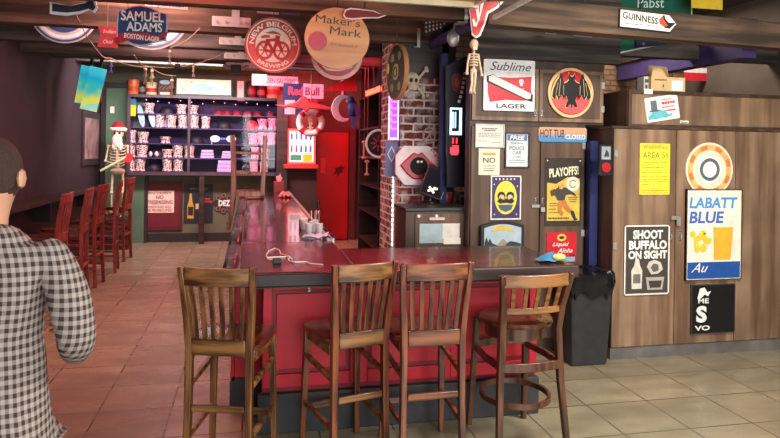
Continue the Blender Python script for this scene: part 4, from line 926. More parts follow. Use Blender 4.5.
# charging cable lying on corner of bar
t = thing('charging_cable', 'tangled white charging cable on the corner of the bar top', 'cable', (.3, 4.2, 1.0315))
def onbar(px, py):
    d_ = ray(px, py); k = (1.034-CAMZ)/d_[2]; return (d_[0]*k-.3, d_[1]*k-4.2, .0045)
pts = [onbar(*q) for q in [(281, 265), (277, 261), (268, 259.5), (266, 256), (269, 251), (275, 248.5), (279, 250), (281, 254.5), (288, 256), (291, 258), (288, 259), (289, 261), (295, 262.5), (306, 262), (310, 264), (323, 265)]]
pts = pts[1:]
b = MB(); b.tube(pts, .0038, 6); b.tube([onbar(*q) for q in [(267, 258), (275, 257.5), (286, 257), (292, 259)]], .005, 6); b.build('cord', t, C((240, 226, 220)))
q = onbar(277, 263); MB().bx(q[0]-.025, q[0]+.025, q[1]-.018, q[1]+.018, .0, .028).build('plug', t, C((40, 44, 50)), bev=.004)

# glasses, caddy and cloth at the inner edge of the bar
cd_ = thing('bar_caddy', 'black napkin and straw caddy near the inner edge of the bar', 'caddy', (.49, 5.62, 1.031))
MB().bx(-.075, .075, -.05, .05, 0, .006).bx(-.075, -.07, -.05, .05, .0061, .07).bx(.07, .075, -.05, .05, .0061, .07).bx(-.07, .07, .045, .05, .0061, .07).bx(-.07, .07, -.05, -.045, .0061, .05).build('tray', cd_, M_BLK)
MB().bx(-.065, -.005, -.04, .04, .0065, .085).build('napkin_stack', cd_, C((236, 220, 216)))
for k in range(5): MB().tube([(.02+.01*k, -.02+.01*(k % 3), .007), (.015+.014*k, -.03+.014*(k % 3), .15)], .0028, 6).build('straw', cd_, C([(220, 60, 60), (240, 236, 230), (40, 40, 44), (230, 120, 60), (240, 236, 230)][k]))
M_CLR = M('clear_glassware', (214, 206, 210), .08, var=.05)
gk = None
for k, (x, y) in enumerate(((.50, 5.30), (.53, 5.42), (.44, 5.46), (.54, 5.16), (.46, 5.18))):
    lab = 'small clear glass on the inner bar edge, %s of the cluster from the caddy' % ORD[(2, 1, 0, 4, 3)[k]]
    if gk is None:
        gk = MB().lathe([(.022, 0), (.025, .003), (.032, .09), (.030, .09), (.021, .008), (.0, .008)], 0, 0, 16).build('drinking_glass', None, M_CLR); o = gk
    else: o = gk.copy(); COL.objects.link(o)
    o.location = (x, y, 1.031); tag(o, lab, 'glass', 'glasses on the inner bar edge')
b = MB(); V = []; F = []; rn = random.Random(9)
for i in range(8):
    for j in range(8): V.append((-.09+.18*i/7+rn.uniform(-.01, .01), -.2+.4*j/7, .006+rn.uniform(0, .07)*math.sin(math.pi*(i+.3)/8)))
for i in range(7):
    for j in range(7): F.append((i*8+j, i*8+8+j, i*8+9+j, i*8+j+1))
b.add(V, F); o = b.build('bar_towel', None, C((240, 150, 140)), loc=(.47, 9.25, 1.033)); o.modifiers.new('t', 'SOLIDIFY').thickness = .004; tag(o, 'crumpled pink-lit towel near the far inner edge of the bar', 'towel')
# ------------------------------------------------------------------ tall left cupboard
YL = 5.10
kA, kB = at(470, 160, YL), at(586, 160, YL); zdiv = at(530, 123.5, YL).z; ztp = 2.5
def cupboard_handle(par, x, z, y, h=.06):
    b = MB(); b.bx(x-.012, x+.012, y-.003, y, z-h/2, z+h/2); b.tube([(x, y-.003, z-h*.35), (x, y-.02, z-h*.3), (x, y-.02, z+h*.3), (x, y-.003, z+h*.35)], .005, 6); b.build('handle', par, M_CHROME)
def hinge(par, x, z, y): MB().bx(x-.015, x+.015, y-.006, y, z-.028, z+.028).build('hinge', par, M_METAL)
cl = thing('tall_cupboard', 'tall dark wooden double-door cupboard covered in beer signs behind the bar', 'cupboard', ((kA.x+kB.x)/2, YL, 0))
w = (kB.x-kA.x)/2; wu = at(605, 90, YL).x-cl.location.x
MB().bx(-w, w, .02, .13, 0, zdiv).bx(-w, wu, .02, .13, zdiv, ztp).build('body', cl, W_CABD)
mid = at(540, 180, YL).x-(kA.x+kB.x)/2; mid2 = at(539, 90, YL).x-(kA.x+kB.x)/2
for x0, x1, z0, z1, hx in ((-w+.012, mid-.006, .12, zdiv-.03, mid-.035), (mid+.006, w-.02, .12, zdiv-.03, mid+.03), (-w+.012, mid2-.004, zdiv+.02, ztp-.07, mid2-.03), (mid2+.004, wu-.02, zdiv+.02, ztp-.07, mid2+.03)):
    up = z0 > 1
    dr = MB().bx(x0, x1, 0, .0195, z0, z1).build('door', cl, W_CAB, bev=.002)
    b = MB(); q = .03
    if up:
        b.bx(x0, x0+q, -.004, -.0003, z0, z1).bx(x1-q, x1, -.004, -.0003, z0, z1).bx(x0+q, x1-q, -.004, -.0003, z1-q, z1).bx(x0+q, x1-q, -.004, -.0003, z0, z0+q); b.build('door_frame', dr, W_CABR)
    cupboard_handle(dr, hx, z0+.07 if up else 1.30, -.0041 if up else 0)
    if hx > (mid2 if up else mid):
        for z in ((z0+.12, z1-.12) if up else (1.02, 1.78)): hinge(dr, x1-.005, z, -.0041 if up else -.001)
MB().bx(mid-.03, mid+.03, -.012, -.001, 1.37, 1.39).lathe([(.0, 0)]*2, 0, 0, 4) if False else None
b = MB(); q = at(537, 206, YL); b.bx(q.x-cl.location.x-.05, q.x-cl.location.x+.02, -.012, -.0021, q.z-.012, q.z+.012); q = at(541.5, 208, YL); b.bx(q.x-cl.location.x-.018, q.x-cl.location.x+.018, -.03, -.0125, q.z-.03, q.z+.008); b.build('padlock', cl, M_METAL)
YD = YL-.0045
# Sublime lager board
s_ = Sign('lager_sign', 'square white LAGER sign with red diver flag on the upper left cupboard door', 'sign', (483, 60, 534, 111), YD)
s_.panel(C((236, 238, 236), .4), .015, r=.012)
q = lambda *pts: s_.poly(pts)
MB().prism(q((487, 79), (495, 77), (510, 78), (531, 77), (530, 90), (532, 100), (522, 101), (505, 100), (489, 102), (487, 92)), -.018, -.0151).build('red_field', s_.e, C((206, 22, 40), .4))
b = MB(); b.mat(C(BLACK)).prism(q((486, 76), (492, 74.5), (532, 95), (531.5, 102), (527, 101), (486, 82)), -.0195, -.0181); b.mat(C(WHITE)).prism(q((488, 76.5), (492, 75), (530, 94), (529.5, 99), (526, 99.5), (488, 81)), -.021, -.0196); b.build('white_stripe', s_.e)
b = MB(); b.mat(C(WHITE)); c0 = s_.p(520.5, 82); b.ball((c0[0], -.0182, c0[1]), (.022, .003, .024), 12).bx(c0[0]-.012, c0[0]+.012, -.0205, -.0182, c0[1]-.036, c0[1]-.018).mat(C(BLACK)).disc(c0[0]-.008, c0[1]-.002, .005, -.023, -.0214, 8).disc(c0[0]+.008, c0[1]-.002, .005, -.023, -.0214, 8)
c1 = s_.p(520.5, 90); b.mat(C(WHITE)).tube([(c1[0]-.024, -.0195, c1[1]-.008), (c1[0]+.024, -.0195, c1[1]+.010)], .0025).tube([(c1[0]-.024, -.0195, c1[1]+.010), (c1[0]+.024, -.0195, c1[1]-.008)], .0025); b.build('skull_emblem', s_.e)
s_.txt([('LAGER', .04, -.405, .58, .09, BLACK, 0, .015), ('Sublime', .02, .37, .8, .17, (40, 44, 50), .35, .0)], -.0155)
# round bat board
s_ = Sign('bat_disc', 'round red sign with black bat and cream rim on the upper right cupboard door', 'sign', (547, 68, 592.5, 118), YD)
rx, rz = s_.w/2, s_.h/2
MB().disc(0, 0, rx, -.02, 0, 48, rz).build('rim', s_.e, C((226, 196, 140), .35), bev=.004); MB().disc(0, 0, rx*.88, -.024, -.0201, 48, rz*.88).build('red_disc', s_.e, C((206, 32, 40), .35))
MB().prism([(rx*x, rz*z) for x, z in [(-.82, -.3), (-.6, -.12), (-.3, -.3), (0, -.2), (.3, -.3), (.6, -.1), (.84, -.28), (.6, -.62), (.3, -.8), (0, -.86), (-.3, -.8), (-.6, -.62)]], -.0255, -.0241).build('pale_red_band', s_.e, C((226, 96, 96), .35))
half = [(0, .62), (.07, .66), (.13, .78), (.15, .62), (.12, .5), (.2, .42), (.34, .36), (.42, .66), (.5, .78), (.55, .58), (.66, .44), (.8, .1), (.84, -.16), (.74, -.28), (.66, -.1), (.56, -.28), (.46, -.08), (.36, -.22), (.22, -.12), (.16, -.3), (.26, -.56), (.16, -.58), (.05, -.42), (0, -.62)]
pts = [(rx*x, rz*z) for x, z in half]+[(-rx*x, rz*z) for x, z in half[-2:0:-1]]
MB().prism([(x*1.07, z*1.05+.003) for x, z in pts], -.029, -.0256).build('bat_outline', s_.e, C((236, 206, 130), .35)); MB().prism(pts, -.033, -.0291).build('bat', s_.e, C((24, 22, 26), .35))
b = MB()
for sx in (-1, 1):
    for e in ((.36, .3, .36, -.1), (.5, .55, .56, -.15), (.6, .4, .7, -.1)): b.tube([(sx*rx*e[0], -.034, rz*e[1]), (sx*rx*e[2], -.034, rz*e[3])], .0028, 5)
b.build('wing_bones', s_.e, C((214, 186, 120)))
# notices
def paper(name, label, box, col, frame=None, Y=YD, t=.004, cat='notice'):
    s = Sign(name, label, cat, box, Y); s.panel(C(col, .5), t, name='sheet')
    if frame: s.frame(C(frame[0], .4), t+.01, frame[1])
    return s
YE = YL-.0005
s_ = paper('paper_notice', 'white typed notice in thin frame at the top left of the left cupboard door', (475, 124, 504, 147.5), (222, 218, 206), ((206, 202, 192), .008), Y=YE)
b = MB(); scribble(b, -.07, .07, .06, -.0042, .009, (70, 70, 74)); scribble(b, -.05, .05, .044, -.0042, .009, (70, 70, 74))
for k in range(3): scribble(b, -.1, .1, .018-.014*k, -.0042, .005, (130, 128, 126))
scribble(b, -.1, -.03, -.045, -.0042, .005, (130, 128, 126)); scribble(b, .02, .1, -.055, -.0042, .005, (130, 128, 126)); b.build('printed_lines', s_.e)
s_ = paper('paper_notice', 'cream notice with orange bar and big NO under the typed notice', (478.5, 148.5, 499.5, 175), (230, 222, 196), Y=YE)
s_.txt([('NO', 0, .06, .58, .2, (40, 44, 52), 0, .01)], -.0042)
b = MB(); b.mat(C((220, 150, 50))).bx(-s_.w*.3, s_.w*.3, -.006, -.0041, s_.h*.25, s_.h*.33); scribble(b, -.05, .05, -.035, -.0042, .006, (110, 110, 116)); scribble(b, -.05, .055, -.055, -.0042, .005, (110, 110, 116)); scribble(b, -.05, .045, -.074, -.0042, .008, (80, 80, 90)); b.build('printed_lines', s_.e)
s_ = paper('framed_notice', 'black framed notice offering a FREE ride in a police car', (504.5, 132.5, 529, 168), (216, 226, 222), ((26, 26, 30), .012), Y=YE)
MB().bx(-s_.w*.40, s_.w*.40, -.007, -.0041, s_.h*.27, s_.h*.44).build('blue_band', s_.e, C((84, 110, 170)))
s_.txt([('FREE', 0, .355, .62, .12, WHITE, .2, .03)], -.0071)
s_.txt([('RIDE IN A', 0, .20, .5, .06, (90, 110, 120)), ('POLICE', 0, .06, .62, .11, (90, 110, 120)), ('CAR', 0, -.07, .36, .1, (90, 110, 120)), ('IF YOU', 0, -.19, .3, .05, (100, 120, 130))], -.0042, 'small_lettering')
b = MB(); scribble(b, -.07, .07, -.085, -.0042, .007, (110, 130, 140)); scribble(b, -.07, .07, -.105, -.0042, .006, (110, 130, 140)); b.build('printed_lines', s_.e)
s_ = Sign('brewery_poster', 'purple poster with yellow oval and two bearded faces in white frame', 'poster', (490, 175.5, 520.5, 219.5), YE)
s_.panel(C((62, 44, 92), .4), .006); s_.frame(C((232, 226, 216)), .014, .011)
rx, rz = s_.w*.36, s_.h*.38
b = MB(); b.mat(C((238, 214, 70))).disc(0, s_.h*.0, rx, -.01, -.0061, 40, rz); b.build('yellow_oval', s_.e)
b = MB(); b.mat(C((30, 26, 40)))
for sx in (-1, 1): b.disc(sx*rx*.4, rz*.1, rx*.36, -.0125, -.0101, 18, rz*.26)
b.mat(C((230, 190, 150)))
for sx in (-1, 1): b.disc(sx*rx*.38, rz*.02, rx*.24, -.0145, -.0126, 14, rz*.16)
b.mat(C((24, 22, 30))).prism([(rx*x, rz*z) for x, z in [(-.8, -.2), (-.5, -.02), (-.2, -.14), (0, -.02), (.2, -.14), (.5, -.02), (.8, -.2), (.55, -.36), (0, -.3), (-.55, -.36)]], -.0165, -.0146)
b.mat(C((70, 90, 110))).prism([(rx*x, rz*z) for x, z in [(-.7, -.42), (.7, -.42), (.5, -.72), (0, -.86), (-.5, -.72)]], -.013, -.0101); b.build('faces', s_.e)
b = MB(); b.mat(C((226, 220, 200)))
for k in range(6): b.bx(-s_.w*.34+k*s_.w*.12, -s_.w*.34+k*s_.w*.12+.012, -.009, -.0061, s_.h*.40, s_.h*.44)
for x, z in ((-.36, -.38), (.36, -.38), (-.38, .3), (.38, .26)): b.disc(s_.w*x, s_.h*z, .006, -.009, -.0061, 8)
b.build('small_marks', s_.e)
# arched landscape painting
s_ = Sign('arched_sign', 'arched black-framed landscape sign with yellow ribbon standing behind the counter', 'sign', (481, 221, 524, 256), YL-.05)
def archp(w, h, f=.74, n=14): return [(-w, -h), (w, -h)]+[(w*math.cos(R(180*k/n)) if False else w*(1-2*k/n), h*f+(h-h*f)*math.sin(math.pi*k/n)) for k in range(n+1)]
W, H = s_.w/2, s_.h/2
MB().prism(archp(W, H), 0, .03).build('back_frame', s_.e, C((20, 22, 26), .4)); MB().prism(archp(W*.86, H*.82), -.004, -.0003).build('sky', s_.e, C((166, 186, 196), .4))
b = MB(); b.mat(C((150, 140, 120))).prism([(W*x, H*z) for x, z in [(-.3, -.4), (-.1, -.15), (0, .0), (.12, -.12), (.3, -.4)]], -.006, -.0041)
b.mat(C((30, 52, 44))).prism([(W*x, H*z) for x, z in [(-.84, -.8), (-.84, -.2), (-.76, .1), (-.68, -.2), (-.6, .02), (-.5, -.25), (-.3, -.35), (-.2, -.8)]], -.008, -.0061).prism([(W*x, H*z) for x, z in [(.1, -.8), (.15, -.3), (.35, -.15), (.6, -.2), (.84, -.3), (.84, -.8)]], -.008, -.0061)
b.mat(C((100, 96, 66))).prism([(W*x, H*z) for x, z in [(-.1, -.8), (.0, -.5), (.4, -.42), (.84, -.45), (.84, -.8)]], -.0095, -.0081); b.build('landscape', s_.e)
MB().prism([(W*x, H*z) for x, z in [(-.55, .42), (-.45, .62), (-.2, .72), (.1, .72), (.4, .6), (.5, .4), (.3, .44), (.0, .52), (-.3, .46)]], -.009, -.0041).build('yellow_ribbon', s_.e, C((224, 176, 50)))
sb = thing('counter_shelf', 'low dark shelf board holding the arched landscape sign behind the bar', 'shelf', (s_.c.x, YL-.06, 0)); zq = s_.c.z-s_.h/2-.001
MB().bx(-.3, .3, -.05, .055, zq-.03, zq).build('board', sb, W_DARK)
for sx in (-.27, .27): MB().bx(sx-.015, sx+.015, -.04, .045, 0, zq-.0301).build('leg', sb, W_DARK)
# right leaf of the cupboard
s_ = Sign('hot_tub_sign', 'HOT TUB CLOSED plank sign at the top of the right cupboard door', 'sign', (538, 127.5, 586, 142), YE, rot=R(0))
m, nt, b0 = nodes('hot_tub_board'); t_ = nt.nodes.new('ShaderNodeTexCoord'); sp = nt.nodes.new('ShaderNodeSeparateXYZ'); nt.links.new(t_.outputs['Object'], sp.inputs[0])
mr = nt.nodes.new('ShaderNodeMapRange'); mr.inputs[1].default_value = -.03; mr.inputs[2].default_value = .02; nt.links.new(sp.outputs[2], mr.inputs[0]); nt.links.new(mixc(nt, mr.outputs[0], lin((70, 140, 190)), lin((216, 160, 120))), b0.inputs['Base Color'])
s_.panel(m, .012, r=.02)
s_.txt([('HOT TUB', -.22, .08, .50, .55, (36, 40, 50), 0, .01), ('CLOSED', .26, -.14, .42, .32, (240, 236, 226), 0, .02)], -.0125)
s_ = Sign('playoffs_poster', 'old yellow football poster headed PLAYOFFS! in a clear sleeve', 'poster', (544.5, 158, 581.5, 226), YE)
s_.panel(C((64, 56, 48), .25), .004, name='sleeve')
MB().bx(-s_.w*.44, s_.w*.44, -.007, -.0041, -s_.h*.42, s_.h*.44).build('sheet', s_.e, C((214, 180, 72), .5))
b = MB(); b.mat(C((42, 34, 30))).prism([(s_.w*x, s_.h*z) for x, z in [(-.44, .44), (.44, .44), (.44, .2), (.1, .22), (-.2, .12), (-.44, .14)]], -.0085, -.0071)
b.mat(C((240, 232, 206))).disc(s_.w*.25, s_.h*.12, s_.w*.18, -.0105, -.0086, 24); b.mat(C((170, 160, 120))).ring(s_.w*.25, s_.h*.12, s_.w*.07, s_.w*.11, -.012, -.0106, 20, 40, 320); b.build('dark_band_and_badge', s_.e)
b = MB()
def fp(m_, pts, y0=-.0135): b.mat(C(m_)).prism([(s_.w*x, s_.h*z) for x, z in pts], y0, y0+.0028)
fp((60, 56, 52), [(-.22, .04), (-.1, .1), (.08, .06), (.3, -.02), (.34, -.06), (.2, -.03), (.06, -.04), (.02, -.12), (-.16, -.12), (-.24, -.04)])
fp((196, 116, 56), [(-.12, -.13), (.06, -.12), (.12, -.2), (.24, -.27), (.18, -.31), (.04, -.25), (-.02, -.2), (-.06, -.26), (.0, -.33), (-.06, -.35), (-.16, -.26)])
fp((44, 40, 38), [(.18, -.27), (.28, -.28), (.34, -.38), (.4, -.4), (.3, -.42), (.22, -.34)]); fp((214, 150, 90), [(-.14, .1), (-.04, .13), (.02, .08), (-.06, .04), (-.13, .05)], -.0165)
fp((90, 60, 40), [(-.36, .02), (-.24, .05), (-.22, -.04), (-.33, -.06)], -.0165); b.build('player_figure', s_.e)
b = MB(); b.mat(C((244, 232, 190))).text('PLAYOFFS!', 0, s_.h*.3, s_.w*.8, s_.h*.13, -.0087, .1, .03, rot=R(6)); b.build('lettering', s_.e)
b = MB()
for k, (x0, x1, z) in enumerate([(-.38, -.12, -.17), (-.38, -.14, -.2), (.12, .38, -.08), (.14, .36, -.11), (.16, .34, -.14), (-.38, -.2, -.25), (-.38, .0, -.3), (-.4, .16, -.385)]): scribble(b, s_.w*x0, s_.w*x1, s_.h*z, -.0071, .007 if k < 7 else .014, (70, 60, 44))
b.build('printed_lines', s_.e)
for sx in (-1, 1): MB().disc(sx*s_.w*.44, s_.h*.46, .006, -.008, -.0041, 10).build('pin', s_.e, C(WHITE))
s_ = Sign('rum_sign', 'red rounded sign reading Liquid Aloha under the football poster', 'sign', (546, 232, 576, 262), YE)
s_.panel(C((196, 26, 38), .4), .008, r=.012)
s_.txt([('Liquid', -.03, .08, .55, .17, WHITE, .4, .01), ('Aloha', .12, -.11, .5, .15, WHITE, .4, .01)], -.0085)
b = MB(); b.mat(C((230, 190, 80))).disc(0, s_.h*.32, s_.w*.15, -.011, -.0081, 22, s_.h*.12); b.mat(C((60, 40, 30))).disc(0, s_.h*.32, s_.w*.09, -.013, -.0111, 16, s_.h*.05); b.build('gold_badge', s_.e)
b = MB(); b.mat(C((120, 176, 196))).bx(-s_.w*.46, s_.w*.44, -.011, -.0081, -s_.h*.48, -s_.h*.33); b.mat(C((60, 24, 30)));
for x in (-.42, -.32, -.18, .3, .4): b.disc(s_.w*x, -s_.h*.27, .009, -.011, -.0081, 10)
b.build('bottom_band', s_.e)
# small framed device on the blue post
s_ = Sign('framed_badge', 'small black frame with grey picture over red badge at the side of the right cupboard', 'picture', (598, 144, 610.5, 175), 5.0)
s_.panel(M_BLK, .02, y=.0); MB().bx(-s_.w*.36, s_.w*.36, -.024, -.0201, s_.h*.02, s_.h*.44).build('grey_picture', s_.e, C((150, 160, 162), .3)); MB().prism([(-.02, .03), (.03, .03), (.02, .07), (.0, .09)], -.027, -.0241).build('tree_shape', s_.e, C((50, 54, 56))); MB().disc(0, -s_.h*.24, s_.w*.36, -.03, -.0201, 24).build('red_badge', s_.e, C((176, 30, 40), .3))
s_.e.location.y = 4.80
s_.e.location.x = at(604.5, 160, 4.80).x; s_.e.location.z = at(604, 160, 4.80).z; s_.e.scale = (.95, 1, .95)
# ------------------------------------------------------------------ right cupboard run
YR = 4.80
xa = at(613, 200, YR).x; xd = at(675, 240, YR).x; dw = xd-xa; ztr = at(650, 129, YR).z
cr = thing('wide_cupboard', 'wide light brown cupboard with three doors and grey plinth along the right', 'cupboard', (xa, YR, 0))
MB().bx(0, dw*3+.02, .021, .5, .10, ztr).build('body', cr, W_CABR); MB().bx(-.004, -.0005, .0, .5, .10, ztr).build('side_panel', cr, W_CABD)
MB().bx(.0, dw*3+.02, .012, .45, 0, .099).build('plinth', cr, M('grey_plinth', (96, 92, 88), .7, var=.3, scale=6))
MB().bx(-.02, dw*3+.03, -.01, .5, ztr+.0005, ztr+.02).build('top_board', cr, W_CABD)
DR = []
for i in range(3):
    d_ = MB().bx(i*dw+.004, (i+1)*dw-.004, 0, .02, .105, ztr-.005).build('door', cr, wood('cupboard_door_wood_%d' % i, (116-6*i, 86-5*i, 64-4*i), (162-6*i, 132-5*i, 104-4*i), 'z', .5, .35, bump=.08), bev=.002); DR.append(d_)
zh = at(670, 236, YR).z
cupboard_handle(DR[0], dw-.045, zh, 0, .08); cupboard_handle(DR[1], dw+.045, zh, 0, .08); cupboard_handle(DR[2], dw*2+.05, zh, 0, .08)
for z in (1.72, .95): hinge(DR[0], .02, z, -.001)
MB().bx(dw-.05, dw+.02, -.02, -.001, zh+.14, zh+.17).bx(dw-.005, dw+.03, -.03, -.0205, zh+.09, zh+.165).build('padlock', cr, M_METAL)
zu0 = ztr+.0205; q0 = at(628, 105, 4.84)
cu = thing('wall_cupboard', 'long low cupboard with pale drop front resting on top of the wide cupboard', 'cupboard', (q0.x, 4.84, zu0))
hU = at(660, 91, 4.84).z-zu0; lU = xa+dw*3-q0.x
MB().bx(0, lU, .02, .42, 0, hU).build('body', cu, W_CABD)
f_ = MB().bx(.0, lU, 0, .0195, 0, hU).build('drop_front', cu, W_CABR)
b = MB(); b.bx(0, lU, -.012, -.0003, hU-.03, hU).bx(0, .03, -.012, -.0003, 0, hU-.03).bx(.03, lU, -.012, -.0003, 0, .02); b.build('front_frame', cu, W_CABD)
hp = at(684, 122, 4.84); b = MB(); x = hp.x-q0.x; z = hp.z-zu0; b.bx(x-.04, x+.04, -.004, -.0003, z-.012, z+.012).tube([(x-.03, -.004, z), (x-.025, -.022, z), (x+.025, -.022, z), (x+.03, -.004, z)], .006, 6); b.build('handle', f_, C((226, 222, 210), .4))
# signs on it
YW = YR-.0005
s_ = Sign('area_sign', 'yellow warning notice headed AREA 51 on the first light door', 'sign', (639.5, 143.5, 669.5, 194.5), YW)
s_.panel(C((240, 222, 56), .5), .004, r=.006, name='sheet')
s_.txt([('WARNING', 0, .43, .84, .08, (232, 140, 60), 0, .03), ('AREA 51', 0, .27, .82, .12, (110, 106, 50), 0, .0)], -.0042)
b = MB()
for k in range(5): scribble(b, -s_.w*.42, s_.w*(.42 if k % 2 == 0 else .3), s_.h*(.13-.05*k), -.0042, .006, (150, 142, 60))
for k in range(4): scribble(b, -s_.w*.42, s_.w*(.4 if k < 3 else -.2), s_.h*(-.15-.05*k), -.0042, .006, (150, 142, 60))
scribble(b, -s_.w*.42, s_.w*.42, -s_.h*.42, -.0042, .012, (226, 150, 60)); scribble(b, -s_.w*.42, s_.w*.42, -s_.h*.46, -.0042, .006, (226, 150, 60)); b.build('printed_lines', s_.e)
s_ = Sign('buffalo_sign', 'white-framed brown sign SHOOT BUFFALO ON SIGHT with bottle and glass', 'sign', (623.5, 225, 668.5, 294.5), YW)
s_.panel(C((72, 66, 62), .3), .008, r=.014); 
b = MB(); W, H = s_.w/2, s_.h/2; b.bx(-W, -W+.012, -.013, -.0081, -H+.01, H-.01).bx(W-.012, W, -.013, -.0081, -H+.01, H-.01).bx(-W+.012, W-.012, -.013, -.0081, H-.012, H).bx(-W+.012, W-.012, -.013, -.0081, -H, -H+.012); b.build('white_border', s_.e, C((226, 222, 212)))
s_.txt([('SHOOT', .02, .365, .66, .13, (232, 228, 220), 0, .045), ('BUFFALO', .02, .215, .84, .13, (232, 228, 220), 0, .045), ('ON SIGHT', .02, .075, .86, .12, (232, 228, 220), 0, .045)], -.0085)
b = MB(); b.mat(C((206, 200, 186))).prism([(W*x, H*z) for x, z in [(-.66, -.82), (-.22, -.82), (-.2, -.3), (-.3, -.16), (-.36, .04), (-.5, .04), (-.56, -.16), (-.68, -.3)]], -.011, -.0081)
b.mat(C((110, 104, 96))).bx(-W*.6, -W*.28, -.013, -.0111, -H*.66, -H*.4); b.mat(C((196, 190, 176))).prism([(W*x, H*z) for x, z in [(.0, -.2), (.1, -.06), (.34, .0), (.62, -.08), (.72, -.28), (.5, -.4), (.2, -.42)]], -.011, -.0081)
b.mat(C((96, 90, 84))).prism([(W*x, H*z) for x, z in [(.16, -.22), (.3, -.1), (.5, -.14), (.52, -.3), (.3, -.36)]], -.013, -.0111); b.mat(C((170, 164, 152))).prism([(W*x, H*z) for x, z in [(.04, -.86), (.7, -.86), (.78, -.5), (-.04, -.5)]], -.011, -.0081)
b.mat(C((60, 54, 50))).prism([(W*x, H*z) for x, z in [(.14, -.8), (.62, -.8), (.66, -.6), (.08, -.6)]], -.013, -.0111); b.build('bottle_and_glass', s_.e)
s_ = Sign('round_sign', 'round cream and orange sign above the pale blue beer sign on the second light door', 'sign', (685, 146, 732, 193), YW)
r0 = s_.w/2; MB().disc(0, 0, r0, -.01, 0, 44).build('disc', s_.e, C((226, 214, 190), .4)); MB().ring(0, 0, r0*.72, r0*.92, -.013, -.0101, 44).build('gold_ring', s_.e, C((206, 172, 100)))
for k in range(8): MB().ring(0, 0, r0*.74, r0*.9, -.0155, -.0131, 6, k*45+8, k*45+28).build('orange_mark', s_.e, C((214, 120, 60)))
MB().disc(0, 0, r0*.5, -.013, -.0101, 30).build('centre', s_.e, C((232, 228, 220))); MB().ring(0, 0, r0*.3, r0*.42, -.0155, -.0131, 30).build('grey_ring', s_.e, C((90, 94, 100)))
s_ = Sign('beer_sign', 'large LABATT BLUE sign with yellow glass and navy base on the second light door', 'sign', (684.5, 189, 740, 279.5), YW)
s_.panel(C((232, 226, 206), .35), .02); s_.frame(C((70, 54, 44)), .026, .008)
s_.txt([('LABATT', -.02, .35, .86, .12, (70, 140, 206), .12, .03), ('BLUE', -.14, .19, .62, .13, (60, 100, 180), .12, .03)], -.0205)
b = MB(); b.mat(C((24, 76, 150))).bx(-s_.w*.47, s_.w*.47, -.024, -.0201, -s_.h*.48, -s_.h*.3); b.build('navy_base', s_.e)
b = MB(); b.mat(C((240, 190, 50)))
rn = random.Random(3)
for k in range(14): b.disc(-s_.w*.28+rn.uniform(-.06, .10), -s_.h*.06+rn.uniform(-.08, .08), .028, -.0235-.0002*k, -.0201, 14)
b.mat(C((250, 214, 90)));
for k in range(6): b.disc(-s_.w*.26+rn.uniform(-.05, .08), -s_.h*.06+rn.uniform(-.07, .07), .012, -.0285, -.0265, 10)
b.build('golden_fruit', s_.e); s_.txt([('Au', -.26, -.36, .3, .1, WHITE, .5, .0)], -.0245, 'script_lettering')
MB().prism([(s_.w*x, s_.h*z) for x, z in [(.0, -.28), (.3, -.28), (.34, .08), (-.02, .08)]], -.023, -.0201).build('beer_glass', s_.e, C((230, 170, 50)))
s_ = Sign('black_sign', 'black sign with white figure and large S below the beer sign', 'sign', (690, 284, 734, 333), YW)
s_.panel(C((20, 20, 22), .35), .01); s_.frame(C((60, 60, 62)), .014, .006)
s_.txt([('ME', -.22, .17, .24, .1, WHITE, 0, .02), ('S', -.26, -.1, .24, .34, WHITE, 0, .05), ('VO', -.24, -.38, .34, .1, WHITE, 0, .03)], -.0105)
b = MB(); b.prism([(s_.w*x, s_.h*z) for x, z in [(-.36, .22), (-.3, .42), (-.2, .44), (-.14, .34), (-.06, .36), (-.12, .26), (-.2, .3), (-.28, .22)]], -.013, -.0101).build('white_figure', s_.e, C(WHITE))
s_ = Sign('sticker', 'tilted white sticker with teal turtle in a top hat on the upper drop front', 'sticker', (645.5, 96, 678.5, 120.5), 4.839, rot=R(-9))
s_.panel(C((236, 234, 226), .4), .003, r=.012, name='sheet')
b = MB(); b.mat(C((96, 180, 190))).prism([(s_.w*x, s_.h*z) for x, z in [(-.46, -.3), (-.3, -.1), (-.1, -.02), (.08, -.12), (.16, -.28), (.28, -.22), (.26, -.34), (.1, -.4), (-.1, -.38), (-.2, -.42), (-.32, -.38), (-.44, -.42)]], -.006, -.0031)
b.mat(C((96, 110, 110))).bx(-s_.w*.34, -s_.w*.16, -.008, -.0061, -s_.h*.06, s_.h*.36).bx(-s_.w*.4, -s_.w*.1, -.008, -.0061, -s_.h*.1, -s_.h*.04); b.build('turtle', s_.e)
b = MB(); scribble(b, 0, s_.w*.3, s_.h*.34, -.0031, .009, (200, 90, 90)); scribble(b, -.0, s_.w*.4, s_.h*.2, -.0031, .022, (206, 60, 70)); scribble(b, .0, s_.w*.36, s_.h*.03, -.0031, .012, (206, 90, 90)); scribble(b, .02, s_.w*.4, -s_.h*.12, -.0031, .016, (206, 60, 70)); b.build('printed_lines', s_.e)
s_ = Sign('sticker', 'small white label stuck on the top edge of the upper drop front', 'sticker', (644, 89, 652.5, 94), 4.827); s_.panel(C(WHITE), .003, name='sheet')
